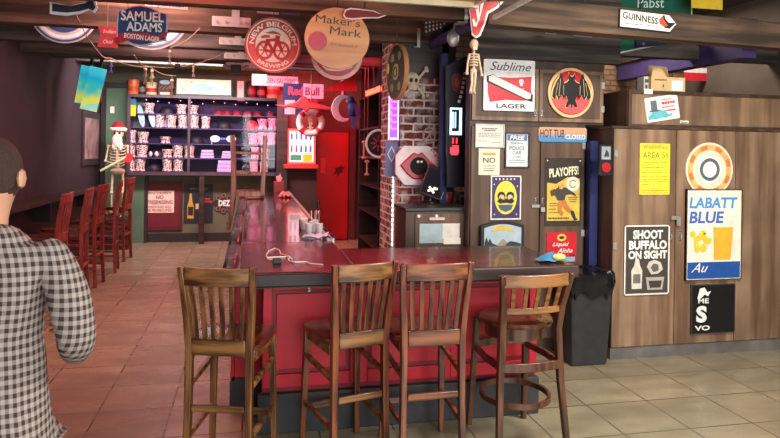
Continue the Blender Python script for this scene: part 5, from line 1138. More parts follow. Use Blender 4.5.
# boxes on top
zb = zu0+hU+.001
bxp = at(669, 82, 5.0); w = (at(686, 82, 4.9).x-at(652, 82, 4.9).x)/2; hb = at(669, 77, 4.9).z-zb
cb_ = thing('cardboard_box', 'open tan cardboard box with raised flaps on top of the upper cupboard', 'box', (at(669, 82, 4.9).x, 5.02, zb))
M_CARD = M('cardboard', (212, 176, 126), .8, var=.1)
b = MB(); b.bx(-w, w, -.11, -.105, 0, hb).bx(-w, w, .105, .11, 0, hb).bx(-w, -w+.005, -.105, .105, 0, hb).bx(w-.005, w, -.105, .105, 0, hb).bx(-w+.005, w-.005, -.105, .105, 0, .004); b.build('box', cb_, M_CARD)
MB().prism([(-w, hb+.001), (-w*.1, hb+.001), (-w*.45, hb+.09), (-w*.9, hb+.07)], -.11, -.106).build('flap', cb_, M_CARD); MB().prism([(-w*.4, hb+.001), (w, hb+.001), (w*.85, hb+.12), (-w*.25, hb+.13)], .106, .11).build('flap', cb_, M_CARD)
MB().bx(w*.2, w*.85, -.1125, -.1101, hb*.1, hb*.8).build('white_label', cb_, C((236, 232, 226))); b = MB(); scribble(b, -w*.8, -w*.1, hb*.8, -.1101, .012, (110, 90, 70)); b.mat(C((80, 70, 60))).bx(-w*.32, -w*.26, -.112, -.1101, hb*.3, hb*.5); b.build('printed_marks', cb_)
p = at(647.5, 84, 4.95); gb = thing('carton', 'small grey and white carton beside the cardboard box', 'box', (p.x, 5.0, zb)); h = at(647.5, 76.5, 4.95).z-zb
MB().bx(-.035, .033, -.05, .05, 0, h).build('box', gb, C((196, 190, 184))); MB().bx(-.025, .024, -.053, -.0501, h*.6, h*.82).bx(-.022, .0, -.053, -.0501, h*.2, h*.45).build('dark_prints', gb, C((80, 76, 80)))
# striped banner behind the boxes
s_ = Sign('flag', 'red, white and blue striped bunting high behind the boxes', 'flag', (684, 62, 760, 82), 6.3)
for i, (c_, z0, z1) in enumerate((((200, 30, 50), -.5, -.1), ((236, 226, 220), -.1, .15), ((120, 40, 90), .15, .3), ((236, 226, 220), .3, .42), ((60, 50, 120), .42, .5))):
    MB().bx(-s_.w/2, s_.w/2, -.004, 0, z0*s_.h+.001, z1*s_.h).build('stripe', s_.e, C(c_))
for sx in (-.48, .48): MB().tube([(sx*s_.w, 0, s_.h/2), (sx*s_.w, 0, 3.3-s_.c.z)], .004).build('string', s_.e, M_ROPE)
# ------------------------------------------------------------------ bin
tb = thing('trash_bin', 'tall tapered black bin with crumpled black liner beside the bar', 'bin', (2.69, 4.83, 0), (0, 0, 0))
b = MB(); V = []
for z, wx, wy in ((0, .15, .12), (.02, .155, .125), (.68, .185, .155), (.70, .195, .165), (.72, .195, .165)):
    V += [(-wx, -wy, z), (wx, -wy, z), (wx, wy, z), (-wx, wy, z)]
F = [(3, 2, 1, 0), (16, 17, 18, 19)]+[(r_*4+k, r_*4+(k+1) % 4, r_*4+4+(k+1) % 4, r_*4+4+k) for r_ in range(4) for k in range(4)]
b.add(V, F); b.build('bin_body', tb, M('bin_plastic', (46, 48, 52), .45, var=.15), bev=.01)
V = []; F = []; rn = random.Random(8); n = 44; rows = [(.58, 1.04, .004), (.63, 1.10, .022), (.68, 1.12, .018), (.735, 1.10, .014), (.76, 1.02, .014), (.74, .92, .01)]
for z, s, j in rows:
    for k in range(n):
        a = 2*math.pi*k/n; c, e = math.cos(a), math.sin(a)
        x = math.copysign(abs(c)**.35, c)*.19*s; y = math.copysign(abs(e)**.35, e)*.16*s
        V.append((x+rn.uniform(-j, j), y+rn.uniform(-j, j), z+(rn.uniform(-.05, .02) if z == .58 else rn.uniform(-j, j))))
for r_ in range(len(rows)-1):
    for k in range(n): F.append((r_*n+k, r_*n+(k+1) % n, (r_+1)*n+(k+1) % n, (r_+1)*n+k))
F.append([5*n+k for k in range(n)]); MB().add(V, F).build('bin_liner', tb, M('black_liner', (20, 20, 24), .14, var=.2), ang=.5)
# bag of snacks at the right end of bar
t = thing('plastic_bag', 'crumpled blue and yellow plastic packet at the right end of the bar top', 'packet', (1.86, 3.74, 1.031))
b = MB(); V = []; F = []
for i in range(9):
    for j in range(5): V.append((-.09+.18*i/8+rn.uniform(-.008, .008), -.06+.12*j/4, .004+.05*math.sin(math.pi*i/8)*math.sin(math.pi*j/4)+rn.uniform(0, .012)))
for i in range(8):
    for j in range(4): F.append((i*5+j, i*5+5+j, i*5+6+j, i*5+j+1))
o = b.add(V, F).build('wrapper', t, C((60, 130, 170), .25)); MB().ball((.03, -.05, .035), (.045, .02, .022), 10).build('yellow_patch', t, C((230, 210, 110), .3))
# ------------------------------------------------------------------ hung from the beams
def hang(s, xs, ztop, m=M_ROPE, name='string', y=-.004):
    for x in xs: MB().tube([(x*s.w, y, s.h*.42), (x*s.w, y, ztop-s.c.z)], .004, 6).build(name, s.e, m)
YB1 = 5.55
s_ = Sign('beer_sign', 'blue shield-shaped SAMUEL ADAMS Boston Lager sign hanging from the beams', 'sign', (117, 5, 168, 47), YB1)
q = [(118, 11), (130, 7), (140, 5.2), (150, 7), (160, 12), (167.5, 14), (168, 26), (166.5, 41), (158, 42), (148, 45.5), (141, 46.5), (133, 45), (127, 42), (117, 41), (117, 26)]
MB().prism(s_.poly(q), -.012, .006).build('silver_edge', s_.e, C((176, 176, 190), .35))
cx, cy = 142.5, 26; MB().prism(s_.poly([(cx+(x-cx)*.94, cy+(y-cy)*.93) for x, y in q]), -.016, -.0121).build('blue_field', s_.e, C((36, 58, 108), .35))
a0 = s_.p(117, 26)[0]; 
s_.txt([('SAMUEL', .0, .22, .84, .24, WHITE, 0, .02), ('ADAMS', .04, -.03, .7, .22, WHITE, 0, .02)], -.0165)
MB().prism(s_.poly([(114, 39), (119, 36.5), (121, 33.5), (132, 32.5), (145, 33.5), (158, 36), (168, 32), (167, 36), (161, 38.5), (159, 43), (146, 41), (132, 40), (122, 43), (117, 45)]), -.022, -.0166).build('red_ribbon', s_.e, C((176, 24, 44), .35))
b = MB(); b.mat(C(WHITE)).text('BOSTON LAGER', 0, -s_.h*.285, s_.w*.7, s_.h*.12, -.0222, 0, .03, rot=R(-5)); b.build('ribbon_lettering', s_.e); hang(s_, (-.3, .3), 3.3)
s_ = Sign('round_sign', 'large silver and blue ringed tray sign hanging behind the shield beer sign', 'sign', (110, -26, 190, 50), 6.5)
MB().disc(0, 0, s_.w/2, -.01, .01, 48).build('disc', s_.e, C((160, 164, 168), .35)); 
for k, (f0, f1, c_) in enumerate(((.9, .95, (70, 84, 110)), (.78, .86, (226, 228, 226)), (.5, .7, (60, 80, 120)))): MB().ring(0, 0, s_.w/2*f0, s_.w/2*f1, -.014, -.0101, 48).build('ring_band', s_.e, C(c_))
hang(s_, (-.2, .2), 3.3)
s_ = Sign('round_sign', 'large silver and blue ringed tray sign left of the red pennant, cut by the beam', 'sign', (30, -20, 98, 44), 6.5)
MB().disc(0, 0, s_.w/2, -.01, .01, 48).build('disc', s_.e, C((190, 194, 198), .35)); 
for k, (f0, f1, c_) in enumerate(((.9, .96, (60, 74, 110)), (.76, .86, (236, 238, 236)), (.3, .66, (60, 80, 130)))): MB().ring(0, 0, s_.w/2*f0, s_.w/2*f1, -.014, -.0101, 48).build('ring_band', s_.e, C(c_))
hang(s_, (-.2, .2), 3.3)
s_ = Sign('pennant', 'red swallow-tailed pennant reading Indian Chief left of the shield beer sign', 'pennant', (97, 26, 118, 48), 5.62)
MB().prism(s_.poly([(98, 26), (118, 27), (117, 37.5), (118, 48), (97, 47), (101, 36)]), -.006, .0).build('cloth', s_.e, C((222, 66, 68), .7)); s_.txt([('Indian', .1, .25, .62, .17, (250, 216, 210), .3), ('Chief', .05, -.22, .5, .17, (250, 216, 210), .3)], -.0062); hang(s_, (0,), 3.3)
s_ = Sign('arrow_sign', 'dark curling arrow sign edged in white at the top left of the beams', 'sign', (50, -6, 99, 16), 5.3)
q = [(50, 2), (70, 6), (86, 2), (94, -4), (98, 8), (95, 13), (90, 10), (80, 14), (66, 16), (50, 14)]
MB().prism(s_.poly(q), -.008, .004).build('white_edge', s_.e, C((222, 222, 226), .4)); cx, cy = 76, 7; MB().prism(s_.poly([(cx+(x-cx)*.9, cy+(y-cy)*.66) for x, y in q]), -.012, -.0081).build('dark_face', s_.e, C((40, 42, 58), .4)); hang(s_, (0,), 3.3)
s_ = Sign('round_sign', 'round red NEW BELGIUM BREWING sign with white bicycle emblem', 'sign', (244.5, 16, 301, 74.5), 5.2)
r0 = s_.w/2
MB().disc(0, 0, r0, -.012, .012, 56).build('disc', s_.e, C((196, 46, 34), .35)); MB().ring(0, 0, r0*.955, r0, -.018, -.0121, 56).build('rim', s_.e, C((150, 66, 54), .35)); MB().ring(0, 0, r0*.90, r0*.93, -.0145, -.0121, 56).build('white_line', s_.e, C((236, 222, 204)))
MB().disc(0, -.0, r0*.62, -.015, -.0121, 44).build('white_field', s_.e, C((236, 218, 200)))
b = MB(); T = C((178, 50, 40)); b.mat(T)
for sx in (-.27, .27):
    b.ring(sx*r0*1.1, -r0*.2, r0*.21, r0*.30, -.021, -.0151, 28, q=1.15)
    for a in range(0, 360, 60): b.tube([(sx*r0*1.1, -.018, -r0*.2), (sx*r0*1.1+r0*.22*math.cos(R(a)), -.018, -r0*.2+r0*.22*math.sin(R(a)))], .005, 5)
for A, B_ in (((-.3, -.2), (-.2, .2)), ((-.2, .15), (.15, .2)), ((.15, .28), (.3, -.2)), ((-.2, .15), (0, -.25)), ((0, -.25), (.15, .2)), ((-.3, -.2), (0, -.25)), ((.08, .3), (.24, .28))): b.tube([(A[0]*r0, -.018, A[1]*r0), (B_[0]*r0, -.018, B_[1]*r0)], .012, 6)
b.prism([(r0*x, r0*z) for x, z in [(-.42, .22), (-.1, .26), (-.12, .34), (-.3, .34), (-.42, .3)]], -.021, -.0151); b.prism([(r0*x, r0*z) for x, z in [(-.3, .42), (0, .5), (.2, .44), (.3, .36), (.1, .4), (-.1, .4)]], -.021, -.0151)
b.build('bicycle_emblem', s_.e)
b = MB(); b.mat(C((244, 230, 214))).text('NEW BELGIUM', 0, 0, r0*2.35, r0*.17, -.0123, 0, .02, arc=(r0*.76, 1)); b.text('BREWING', 0, 0, r0*1.15, r0*.14, -.0123, 0, .02, arc=(r0*.76, -1)); b.build('lettering', s_.e)
MB().bx(-.12*r0*1, .12*r0, -.014, -.0121, -r0*.6, -r0*.58) if False else None
hang(s_, (0,), 3.3, M_BLK)
s_ = Sign('round_sign', "tan round Maker's Mark sign with dark red seal", 'sign', (304.5, 8, 369, 69), 4.55)
r0 = s_.w/2
MB().disc(0, 0, r0, -.014, .014, 56, s_.h/2).build('disc', s_.e, wood('sign_birch', (186, 132, 72), (208, 156, 92), 'x', .4, .5)); MB().disc(-.60*r0, -.12*s_.h/2, r0*.29, -.02, -.0141, 32).build('red_seal', s_.e, C((164, 24, 54), .4))
b = MB(); b.mat(C((40, 26, 24))).text("Maker's", .02*r0, .54*r0, r0*1.38, r0*.24, -.0142, 0, 0, rot=R(-4)); b.text('Mark', .26*r0, .20*r0, r0*.98, r0*.24, -.0142, 0, 0, rot=R(-5)); b.build('lettering', s_.e)
b = MB(); b.mat(C((120, 84, 50))).text('Bill Samuels Jr', .22*r0, -.22*r0, r0*.9, r0*.13, -.0142, .5, 0, rot=R(-3)); b.build('signature', s_.e); hang(s_, (0,), 3.3, M_BLK)
s_ = Sign('oval_sign', "pink and white oval sign half hidden behind the tan round sign", 'sign', (311.5, 34, 362, 80), 5.5)
r0 = s_.w/2; MB().disc(0, 0, r0, -.01, .01, 48, s_.h/2).build('disc', s_.e, C((206, 160, 150), .4)); MB().disc(0, 0, r0*.84, -.014, -.0101, 48, s_.h/2*.84).build('red_field', s_.e, C((150, 36, 50), .4))
MB().prism([(r0*x, s_.h/2*z) for x, z in [(-.7, -.3), (-.3, -.45), (.2, -.4), (.7, -.15), (.6, -.45), (.1, -.62), (-.4, -.62)]], -.018, -.0141).build('white_swoosh', s_.e, C((226, 190, 184))); hang(s_, (-.2,), 3.3, M_BLK)
s_ = Sign('feather_sign', 'small dark red feather-shaped sign edged white on the front beam', 'sign', (342.5, 7.5, 386.5, 20.5), 4.5)
q = [(343, 15), (345, 10), (350, 8), (360, 9), (374, 11), (380, 14), (386.5, 15.5), (379, 18.5), (366, 18.5), (352, 20), (345, 19)]
MB().prism(s_.poly(q), -.008, .0).build('white_edge', s_.e, C((232, 214, 210))); cx, cy = 362, 14.3; MB().prism(s_.poly([(cx+(x-cx)*.93, cy+(y-cy)*.74) for x, y in q]), -.012, -.0081).build('red_face', s_.e, C((120, 20, 32))); 
b = MB(); b.mat(C((200, 60, 70))).text('Squirt', -s_.w*.05, 0, s_.w*.6, s_.h*.3, -.0122, .4, 0) if False else None
hang(s_, (0,), 3.3, M_BLK)
# flat cream frame at the very top, hung level over the front beam
a, b_ = at(276, 2, 3.9), at(478, 11, 3.9)
t = thing('ceiling_rack', 'cream-edged flat rack hanging level just under the top edge of the view', 'rack', ((a.x+b_.x)/2, 3.9, a.z+.085))
w = (b_.x-a.x)/2; MB().bx(-w, w, -.015, .015, -.045, .035).build('front_rail', t, C((216, 206, 168), .5)); MB().bx(w-.03, w, -.8, -.016, -.03, .02).build('side_rail', t, C((214, 212, 206), .5)); MB().bx(-w, -w+.03, -.8, -.016, -.03, .02).build('side_rail', t, C((214, 212, 206), .5)); MB().bx(-w+.031, w-.031, -.8, -.77, -.03, .02).build('rear_rail', t, C((214, 206, 180), .5))
for sx in (-.8, .8): MB().tube([(sx*w, 0, .036), (sx*w, 0, 3.3-t.location.z)], .005).build('chain', t, M_METAL)
MB().bx(-w+.031, w-.031, -.769, -.016, -.01, -.002).build('orange_sheet', t, C((206, 130, 60), .5))
# metal T-straps
for i, (x0, x1, y0, y1, Y, up) in enumerate([(212, 251, 17, 27, 5.929, 1), (219, 250, 38, 45, 6.979, 0), (224, 252, 53, 59, 8.079, 0), (226, 262, 63, 68, 9.229, 0)]):
    s_ = Sign('metal_strap', 'pale metal T-shaped joist strap with bolts, %s of the four beside the round red sign' % ['nearest', 'second', 'third', 'farthest'][i], 'bracket', (x0, y0, x1, y1), Y, group='metal joist straps')
    s_.panel(C((190, 192, 184), .45), .008, r=min(.012, s_.h*.3), name='plate')
    hh = .16 if up else .05; MB().bx(-.02+(.02), .07, -.012, -.0085, -s_.h/2, s_.h/2+hh).build('upright_plate', s_.e, C((186, 188, 182), .45))
    for k in (-.38, -.14, .22, .38): MB().disc(k*s_.w, 0, .014, -.018, -.0125, 12).build('bolt', s_.e, M_METAL)
for i, (p0, p1, Y) in enumerate((((414, 28), (420, 47), 5.92), ((458, 8), (468, 22), 4.82))):
    A, B_ = at(p0[0], p0[1], Y), at(p1[0], p1[1], Y)
    t = thing('end_bracket', 'grey metal bracket at the right end of the %s beam' % ['second', 'first'][i], 'bracket', tuple((A+B_)/2), group='beam end brackets'); w, h = abs(B_.x-A.x)/2, abs(A.z-B_.z)/2
    MB().bx(w-.03, w, -.004, .0, -h, h).build('plate', t, M_METAL); MB().bx(-w, w, -.0, .12, -h-.006, -h).build('foot', t, M_METAL)
# ropes strung across with small things hung on them
def rope(name, label, pts, hangers):
    P_ = [at(x, y, Y) for x, y, Y in pts]; o0 = P_[0]
    t = thing('string_line', label, 'string', tuple(o0)); pp = []
    for i in range(len(P_)-1):
        for k in range(6):
            u = k/6; q = P_[i].lerp(P_[i+1], u)-o0; q.z -= .03*math.sin(math.pi*u); pp.append(tuple(q))
    pp.append(tuple(P_[-1]-o0)); MB().tube(pp, .005, 6).build('cord', t, M_ROPE)
    return t
rope('a', 'thin rope sagging from the top left across above the display cabinet', [(76, 14, 5.8), (97, 50, 6.6), (110, 58, 6.9), (150, 67, 7.4), (176, 76, 7.4)], 0)
rope('b', 'thin rope rising to the right towards the round red sign', [(134, 55, 6.9), (147, 66, 7.2), (195, 64, 7.3), (240, 43, 7.0)], 0)
rope('c', 'short thin rope rising from the shield sign to the beam hook', [(170, 48, 5.75), (200, 28, 5.88)], 0)
G = 'small ornaments pegged on the ropes'
for i, (px, py, Y, l, c_, lab) in enumerate(((111, 57, 6.85, 16, (70, 70, 150), 'small blue and white figure pegged on the rope at the far left'), (145.5, 64, 7.25, 20, (150, 128, 110), 'small brown twine figure pegged on the rope above the orange jar'), (152, 66, 7.35, 20, (190, 172, 140), 'small pale wooden figure pegged on the rope above the cream jar'),
        (172, 75, 7.35, 22, (160, 138, 110), 'small tan figure pegged at the end of the rope by the light box'), (170, 47, 5.78, 17, (150, 130, 104), 'thin twig figure hanging from the rope end beside the shield sign'), (193.5, 63, 7.3, 14, (196, 184, 160), 'short pale figure hanging on the rope above the light box'))):
    p = at(px, py, Y); h = p.z-at(px, py+l, Y).z
    t = thing('hanging_figure', lab, 'ornament', tuple(p), group=G); k = C(c_, .7)
    MB().tube([(0, 0, 0), (0, 0, -h*.2)], .004, 6).build('loop', t, M_ROPE); MB().ball((0, 0, -h*.27), (h*.09,)*3, 8).build('head', t, C((206, 190, 166)))
    b = MB(); b.tube([(0, 0, -h*.35), (0, 0, -h*.65)], h*.07, 8).tube([(0, 0, -h*.62), (-h*.06, 0, -h)], h*.035, 6).tube([(0, 0, -h*.62), (h*.06, 0, -h)], h*.035, 6).tube([(-h*.1, 0, -h*.62), (0, 0, -h*.38), (h*.1, 0, -h*.6)], h*.03, 6); b.build('body', t, k)
p = at(182, 65, 7.1)
for i, (px, py, Y, wd) in enumerate(((177.5, 66, 7.25, .05), (236, 69, 8.6, .11))):
    p = at(px, py, Y); t = thing('clamp', ['small dark clamp on the rope above the light box', 'black clamp with silver ends hung near the end of the display cabinet'][i], 'clamp', tuple(p))
    MB().bx(-wd*.6, wd*.6, -.03, .03, -wd*.5, wd*.5).build('body', t, M_BLK, bev=.008); MB().tube([(-wd*1.5, 0, wd*.4), (-wd*.6, 0, .1*wd)], wd*.2).tube([(wd*1.5, 0, wd*.4), (wd*.6, 0, .1*wd)], wd*.2).build('metal_ends', t, M_METAL)
    MB().tube([(0, 0, wd*.4), (0, 0, 3.3-p.z if i else .05)], .004).build('wire', t, M_BLK)
# licence-plate like things tucked above the beams
for i, (x0, y0, x1, y1, Y, c_, lab) in enumerate(((145, 2.5, 188, 8, 5.7, (196, 206, 206), 'long pale metal plate tucked above the beams right of the shield sign'), (210, 1.5, 224, 6, 5.3, (226, 226, 230), 'small white plate under the top beam over the joist strap'), (257, 6, 279, 14, 5.75, (176, 170, 190), 'pale plate tucked above the beam behind the round red sign'), (281, 8, 300, 15, 5.75, (90, 86, 130), 'bluish plate tucked above the beam left of the tan round sign'), (573, 31, 592, 37, 4.9, (176, 180, 186), 'silver plate behind the beam over the bat sign'), (545, 29, 556, 34, 4.9, (200, 200, 198), 'small white plate behind the beam left of the silver plate'))):
    s_ = Sign('metal_plate', lab, 'plate', (x0, y0, x1, y1), Y, rot=R(2)); s_.panel(C(c_, .3), .006, name='sheet'); b = MB(); scribble(b, -s_.w*.4, s_.w*.4, 0, -.0062, s_.h*.35, (90, 96, 110)); b.build('embossed_marks', s_.e); hang(s_, (0,), 3.3, M_BLK)
p = at(247.5, 8, 5.8); t = thing('red_bulb', 'tiny red bulb above the beam beside the joist strap', 'bulb', tuple(p)); MB().ball((0, 0, 0), .022, 10).build('glass', t, C((220, 40, 60))); MB().tube([(0, 0, .02), (0, 0, 3.3-p.z)], .006).build('socket', t, M_BLK)
# black board with white letters, bell-shaped lamp, red guitar sign, small hanging skeleton
s_ = Sign('lettered_board', 'dark board with rows of white figures hung behind the purple pipe', 'sign', (422, 15, 452, 36), 5.6)
MB().prism(s_.poly([(423, 21), (450, 16), (452, 24), (425, 36)]), -.008, 0).build('board', s_.e, C((34, 26, 30))); b = MB(); b.mat(C((216, 206, 190))); rn = random.Random(2)
for r_ in range(3):
    for k in range(7-r_):
        x, z = s_.p(426+k*3.6, 23-k*.55+r_*4.2-r_*.2*k); b.bx(x-.008, x+.006, -.0105, -.0081, z-.010, z+rn.uniform(.002, .012))
b.build('white_figures', s_.e); hang(s_, (0,), 3.3, M_BLK)
p = at(453, 36, 5.2); t = thing('metal_scoop', 'grey metal scoop hanging under the purple pipe', 'scoop', tuple(p)); b = MB(); b.ball((0, 0, -.02), (.055, .03, .075), 14); b.build('bowl', t, M_METAL); MB().tube([(0, 0, .04), (.03, 0, .13)], .012).build('handle', t, M_METAL); MB().tube([(.03, 0, .13), (.03, 0, 3.3-p.z)], .003).build('string', t, M_BLK)
s_ = Sign('guitar_pick_sign', 'red curved sign edged white hanging beside the small skeleton', 'sign', (469, 2, 503, 39), 4.05)
q = [(468, 2), (503, 2), (498, 8), (488, 14), (485, 24), (480, 36), (476, 38.5), (471.5, 35), (470, 20)]
MB().prism(s_.poly(q), -.01, .0).build('white_edge', s_.e, C((232, 222, 210))); cx, cy = 479, 17; MB().prism(s_.poly([(468.5, 2), (500, 2), (495.5, 7), (486, 12.5), (483, 24), (478.8, 34), (475.8, 36.7), (472.3, 34), (470.6, 20)]), -.014, -.0101).build('red_face', s_.e, C((190, 26, 34), .4))
MB().prism(s_.poly([(474, 3), (477, 3), (478.5, 16), (480, 3), (483, 3), (478, 22), (476.5, 20)]), -.017, -.0141).prism(s_.poly([(471.5, 20), (473, 19), (475, 24), (478, 18), (476, 27), (473, 27)]), -.017, -.0141).build('white_marks', s_.e, C((232, 226, 214))); hang(s_, (0,), 3.3, M_BLK)
p = at(474, 40, 4.25); k = (at(474, 40, 4.25).z-at(474, 94, 4.25).z)
t = thing('toy_skeleton', 'small wooden skeleton puppet hanging against the cupboard edge', 'toy skeleton', tuple(p))
MB().ball((0, 0, -k*.08), (k*.085, k*.08, k*.1), 12).bx(-k*.04, k*.04, -k*.07, 0, -k*.19, -k*.14).build('skull', t, M_BONE)
b = MB(); b.tube([(0, 0, -k*.18), (0, 0, -k*.6)], k*.025, 8)
for j in range(5): b.tube([(k*.075*math.sin(a), -k*.05*math.cos(a), -k*(.27+.05*j)) for a in [R(-150+30*m_) for m_ in range(11)]], k*.016, 6)
b.ball((0, 0, -k*.57), (k*.07, k*.04, k*.05), 8); b.build('torso', t, M_BONE)
for sx, en in ((-1, (-.13, -.62)), (1, (.16, -.64))): MB().tube([(sx*k*.08, 0, -k*.26), (sx*k*.12, 0, -k*.44), (en[0]*k, 0, en[1]*k)], [k*.028, k*.018, k*.024], 8).ball((en[0]*k, 0, en[1]*k), k*.035, 8).build('arm', t, M_BONE)
for sx in (-1, 1): MB().tube([(sx*k*.035, 0, -k*.6), (sx*k*.03, 0, -k*.8), (sx*k*.03-k*.03, 0, -k*.97)], [k*.03, k*.022, k*.028], 8).ball((sx*k*.03-k*.03, -.01, -k*.98), (k*.04, k*.06, k*.028), 8).build('leg', t, M_BONE)
MB().tube([(0, 0, 0), (0, 0, 3.3-p.z)], .002).build('string', t, M_ROPE)
# arrow sign on the skewed beam
s_ = Sign('arrow_sign', 'white arrow-shaped GUINNESS sign with toucan emblem on the right-hand beam', 'sign', (618.5, 9, 680, 32), 4.33)
S_G = s_; s_.e.rotation_euler = (0, 0, BANG); s_.e.location.y = 4.30+(s_.c.x-1.60)*math.tan(BANG)-.071/math.cos(BANG)
q = [(619, 9), (667, 13.5), (673.5, 19), (681, 25), (676, 32), (618.5, 28.5)]
q = [(619, 8.5), (673, 13.5), (681, 23), (674, 32), (618.5, 27)]
MB().prism(s_.poly(q), -.012, 0).build('black_edge', s_.e, C(BLACK)); cx, cy = 649, 20.5; MB().prism(s_.poly([(cx+(x-cx)*.97, cy+(y-cy)*.9) for x, y in q]), -.016, -.0121).build('white_field', s_.e, C((236, 232, 220), .4))
b = MB(); c0 = s_.p(641, 17.8); b.mat(C(BLACK)).text('GUINNESS', c0[0], c0[1], s_.w*.62, s_.h*.30, -.0162, 0, .02, rot=R(-4.5)); b.build('lettering', s_.e)
b = MB(); scribble(b, s_.p(625, 23)[0], s_.p(660, 24)[0], s_.p(640, 24.4)[1], -.0162, .006, (110, 104, 100)); b.build('small_print', s_.e)
MB().prism(s_.poly([(661, 19), (664, 16), (666, 17), (671, 22), (673, 26), (667, 26), (662, 23)]), -.021, -.0161).build('toucan_beak', s_.e, C((190, 76, 56))); MB().prism(s_.poly([(664.5, 15), (666.5, 14.5), (667, 18), (671, 22), (679, 22), (672, 28), (666, 26.5), (671, 25), (667, 20)]), -.0245, -.0215).build('toucan_body', s_.e, C(BLACK))
s_ = Sign('street_sign', 'green street sign chalked with Pabst and Blue behind the right-hand beam', 'sign', (611.5, -6, 693, 55), 5.15)
q = [(614, -6), (693, -6), (691, 10), (640, 50), (613.5, 55)]
q = [(614, -6), (692, -6), (692, 22), (665, 44), (613, 55)]
MB().prism(s_.poly(q), -.006, 0).build('white_edge', s_.e, C((206, 214, 206))); cx, cy = 650, 18; MB().prism(s_.poly([(cx+(x-cx)*.96, cy+(y-cy)*.95) for x, y in q]), -.009, -.0061).build('green_field', s_.e, C((20, 92, 74), .4))
b = MB(); b.mat(C((214, 226, 218))); c0 = s_.p(650, 3); b.text('Pabst', c0[0], c0[1], .27, .09, -.0092, .1, .0, rot=R(4)); c0 = s_.p(625, 34); b.text('Blue', c0[0]+.01, c0[1], .13, .07, -.0092, .1, .02, rot=R(8)); b.build('chalk_lettering', s_.e); hang(s_, (-.3,), 3.3, M_BLK)
s_ = Sign('starry_banner', 'dark blue patterned cloth hanging beside the green street sign', 'banner', (634, 30, 690, 48), 5.12)
MB().prism(s_.poly([(635, 30), (688, 36), (684, 40), (656, 46), (636, 48)]), -.006, 0).build('cloth', s_.e, C((34, 38, 60))); b = MB(); b.mat(C((130, 140, 160)))
for px, py in ((640, 36), (646, 40), (652, 37), (659, 41), (665, 38), (643, 44), (672, 39)): c0 = s_.p(px, py); b.disc(c0[0], c0[1], .012, -.009, -.0061, 6)
b.build('printed_stars', s_.e); MB().tube([(-s_.w*.4, -.003, s_.h*.3), (-s_.w*.4, -.003, 3.3-s_.c.z)], .004).build('string', s_.e, M_BLK)
s_ = Sign('yellow_board', 'corner of a yellow board above the right-hand beam', 'sign', (691, -8, 722, 9), 4.9); s_.panel(C((226, 190, 50)), .008); hang(s_, (0,), 3.3, M_BLK)

a = at(494, 17.5, 4.0); t = thing('strip_fixture', 'thin white strip fixture running towards the viewer above the red curved sign', 'strip', (a.x, 3.6, a.z))
MB().bx(-.012, .012, -.5, .4, -.012, .012).build('strip', t, C((232, 230, 226), .4))
for y in (-.4, .3): MB().tube([(0, y, .012), (0, y, 3.3-a.z)], .003, 6).build('hanger', t, M_BLK)
# ------------------------------------------------------------------ person in a plaid shirt at the left edge
def skin(name, parent, m, pts, edges, radii, root=0, sub=1):
    me = bpy.data.meshes.new(name); me.from_pydata([Vector(p) for p in pts], edges, []); me.materials.append(m)
    o = bpy.data.objects.new(name, me); COL.objects.link(o); o.parent = parent
    sk_ = o.modifiers.new('skin', 'SKIN'); sk_.use_smooth_shade = True; sk_.branch_smoothing = .6
    for i, r in enumerate(radii):
        v = me.skin_vertices[0].data[i]; v.radius = r if isinstance(r, tuple) else (r, r); v.use_root = (i == root)
    ss = o.modifiers.new('s', 'SUBSURF'); ss.levels = sub; ss.render_levels = 2
    return o
per = thing('person', 'standing person in a black and white plaid shirt, back turned, cut by the left edge', 'person', (-.745, 2.06, 0), (0, 0, R(-6)))
M_SKIN = M('skin', (196, 146, 120), .55, var=.06)
J = {'pel': (0, 0, .98), 'wai': (0, .0, 1.12), 'che': (0, -.01, 1.32), 'nb': (0, 0, 1.45), 'nt': (0, .02, 1.53), 'h1': (0, .035, 1.605), 'h2': (0, .03, 1.695)}
pts = list(J.values()); ed = [(i, i+1) for i in range(6)]; rad = [(.14, .09), (.12, .085), (.12, .08), .045, .046, (.072, .085), (.07, .085)]
def addc(chain, rr, frm):
    s0 = len(pts); pts.extend(chain); rad.extend(rr); ed.append((frm, s0))
    for i in range(len(chain)-1): ed.append((s0+i, s0+i+1))
    return s0+len(chain)-1
hands = []
for s in (-1, 1):
    w_ = addc([(s*.17, 0, 1.405), (s*.225, -.015, 1.28), (s*.255, -.02, 1.15), (s*.19, .14, 1.08), (s*.11, .27, 1.10)], [.036, .038, .036, .034, .026], 2)
    palm = addc([(s*.085, .315, 1.105), (s*.075, .345, 1.105)], [(.022, .036), (.016, .036)], w_)
    hands.append((s, palm))
    for k in range(2):
        pass
    hp = addc([(s*.10, 0, .88), (s*.105, .01, .50), (s*.11, -.02, .10), (s*.115, -.01, .05), (s*.125, .15, .035)], [.085, .058, .042, .04, .03], 0)
for s, palm in hands:
    for k, ln in enumerate((.03, .034, .032, .026)):
        z = 1.135-.02*k; addc([(s*.07, .352, z), (s*.05, .375+ln*.3, z-.002), (s*.02, .375+ln*.3, z-.004)], [.0085, .008, .007], palm)
    addc([(s*.075, .32, 1.14), (s*.05, .335, 1.155)], [.010, .008], palm-1)
body = skin('body', per, M_SKIN, pts, ed, rad)
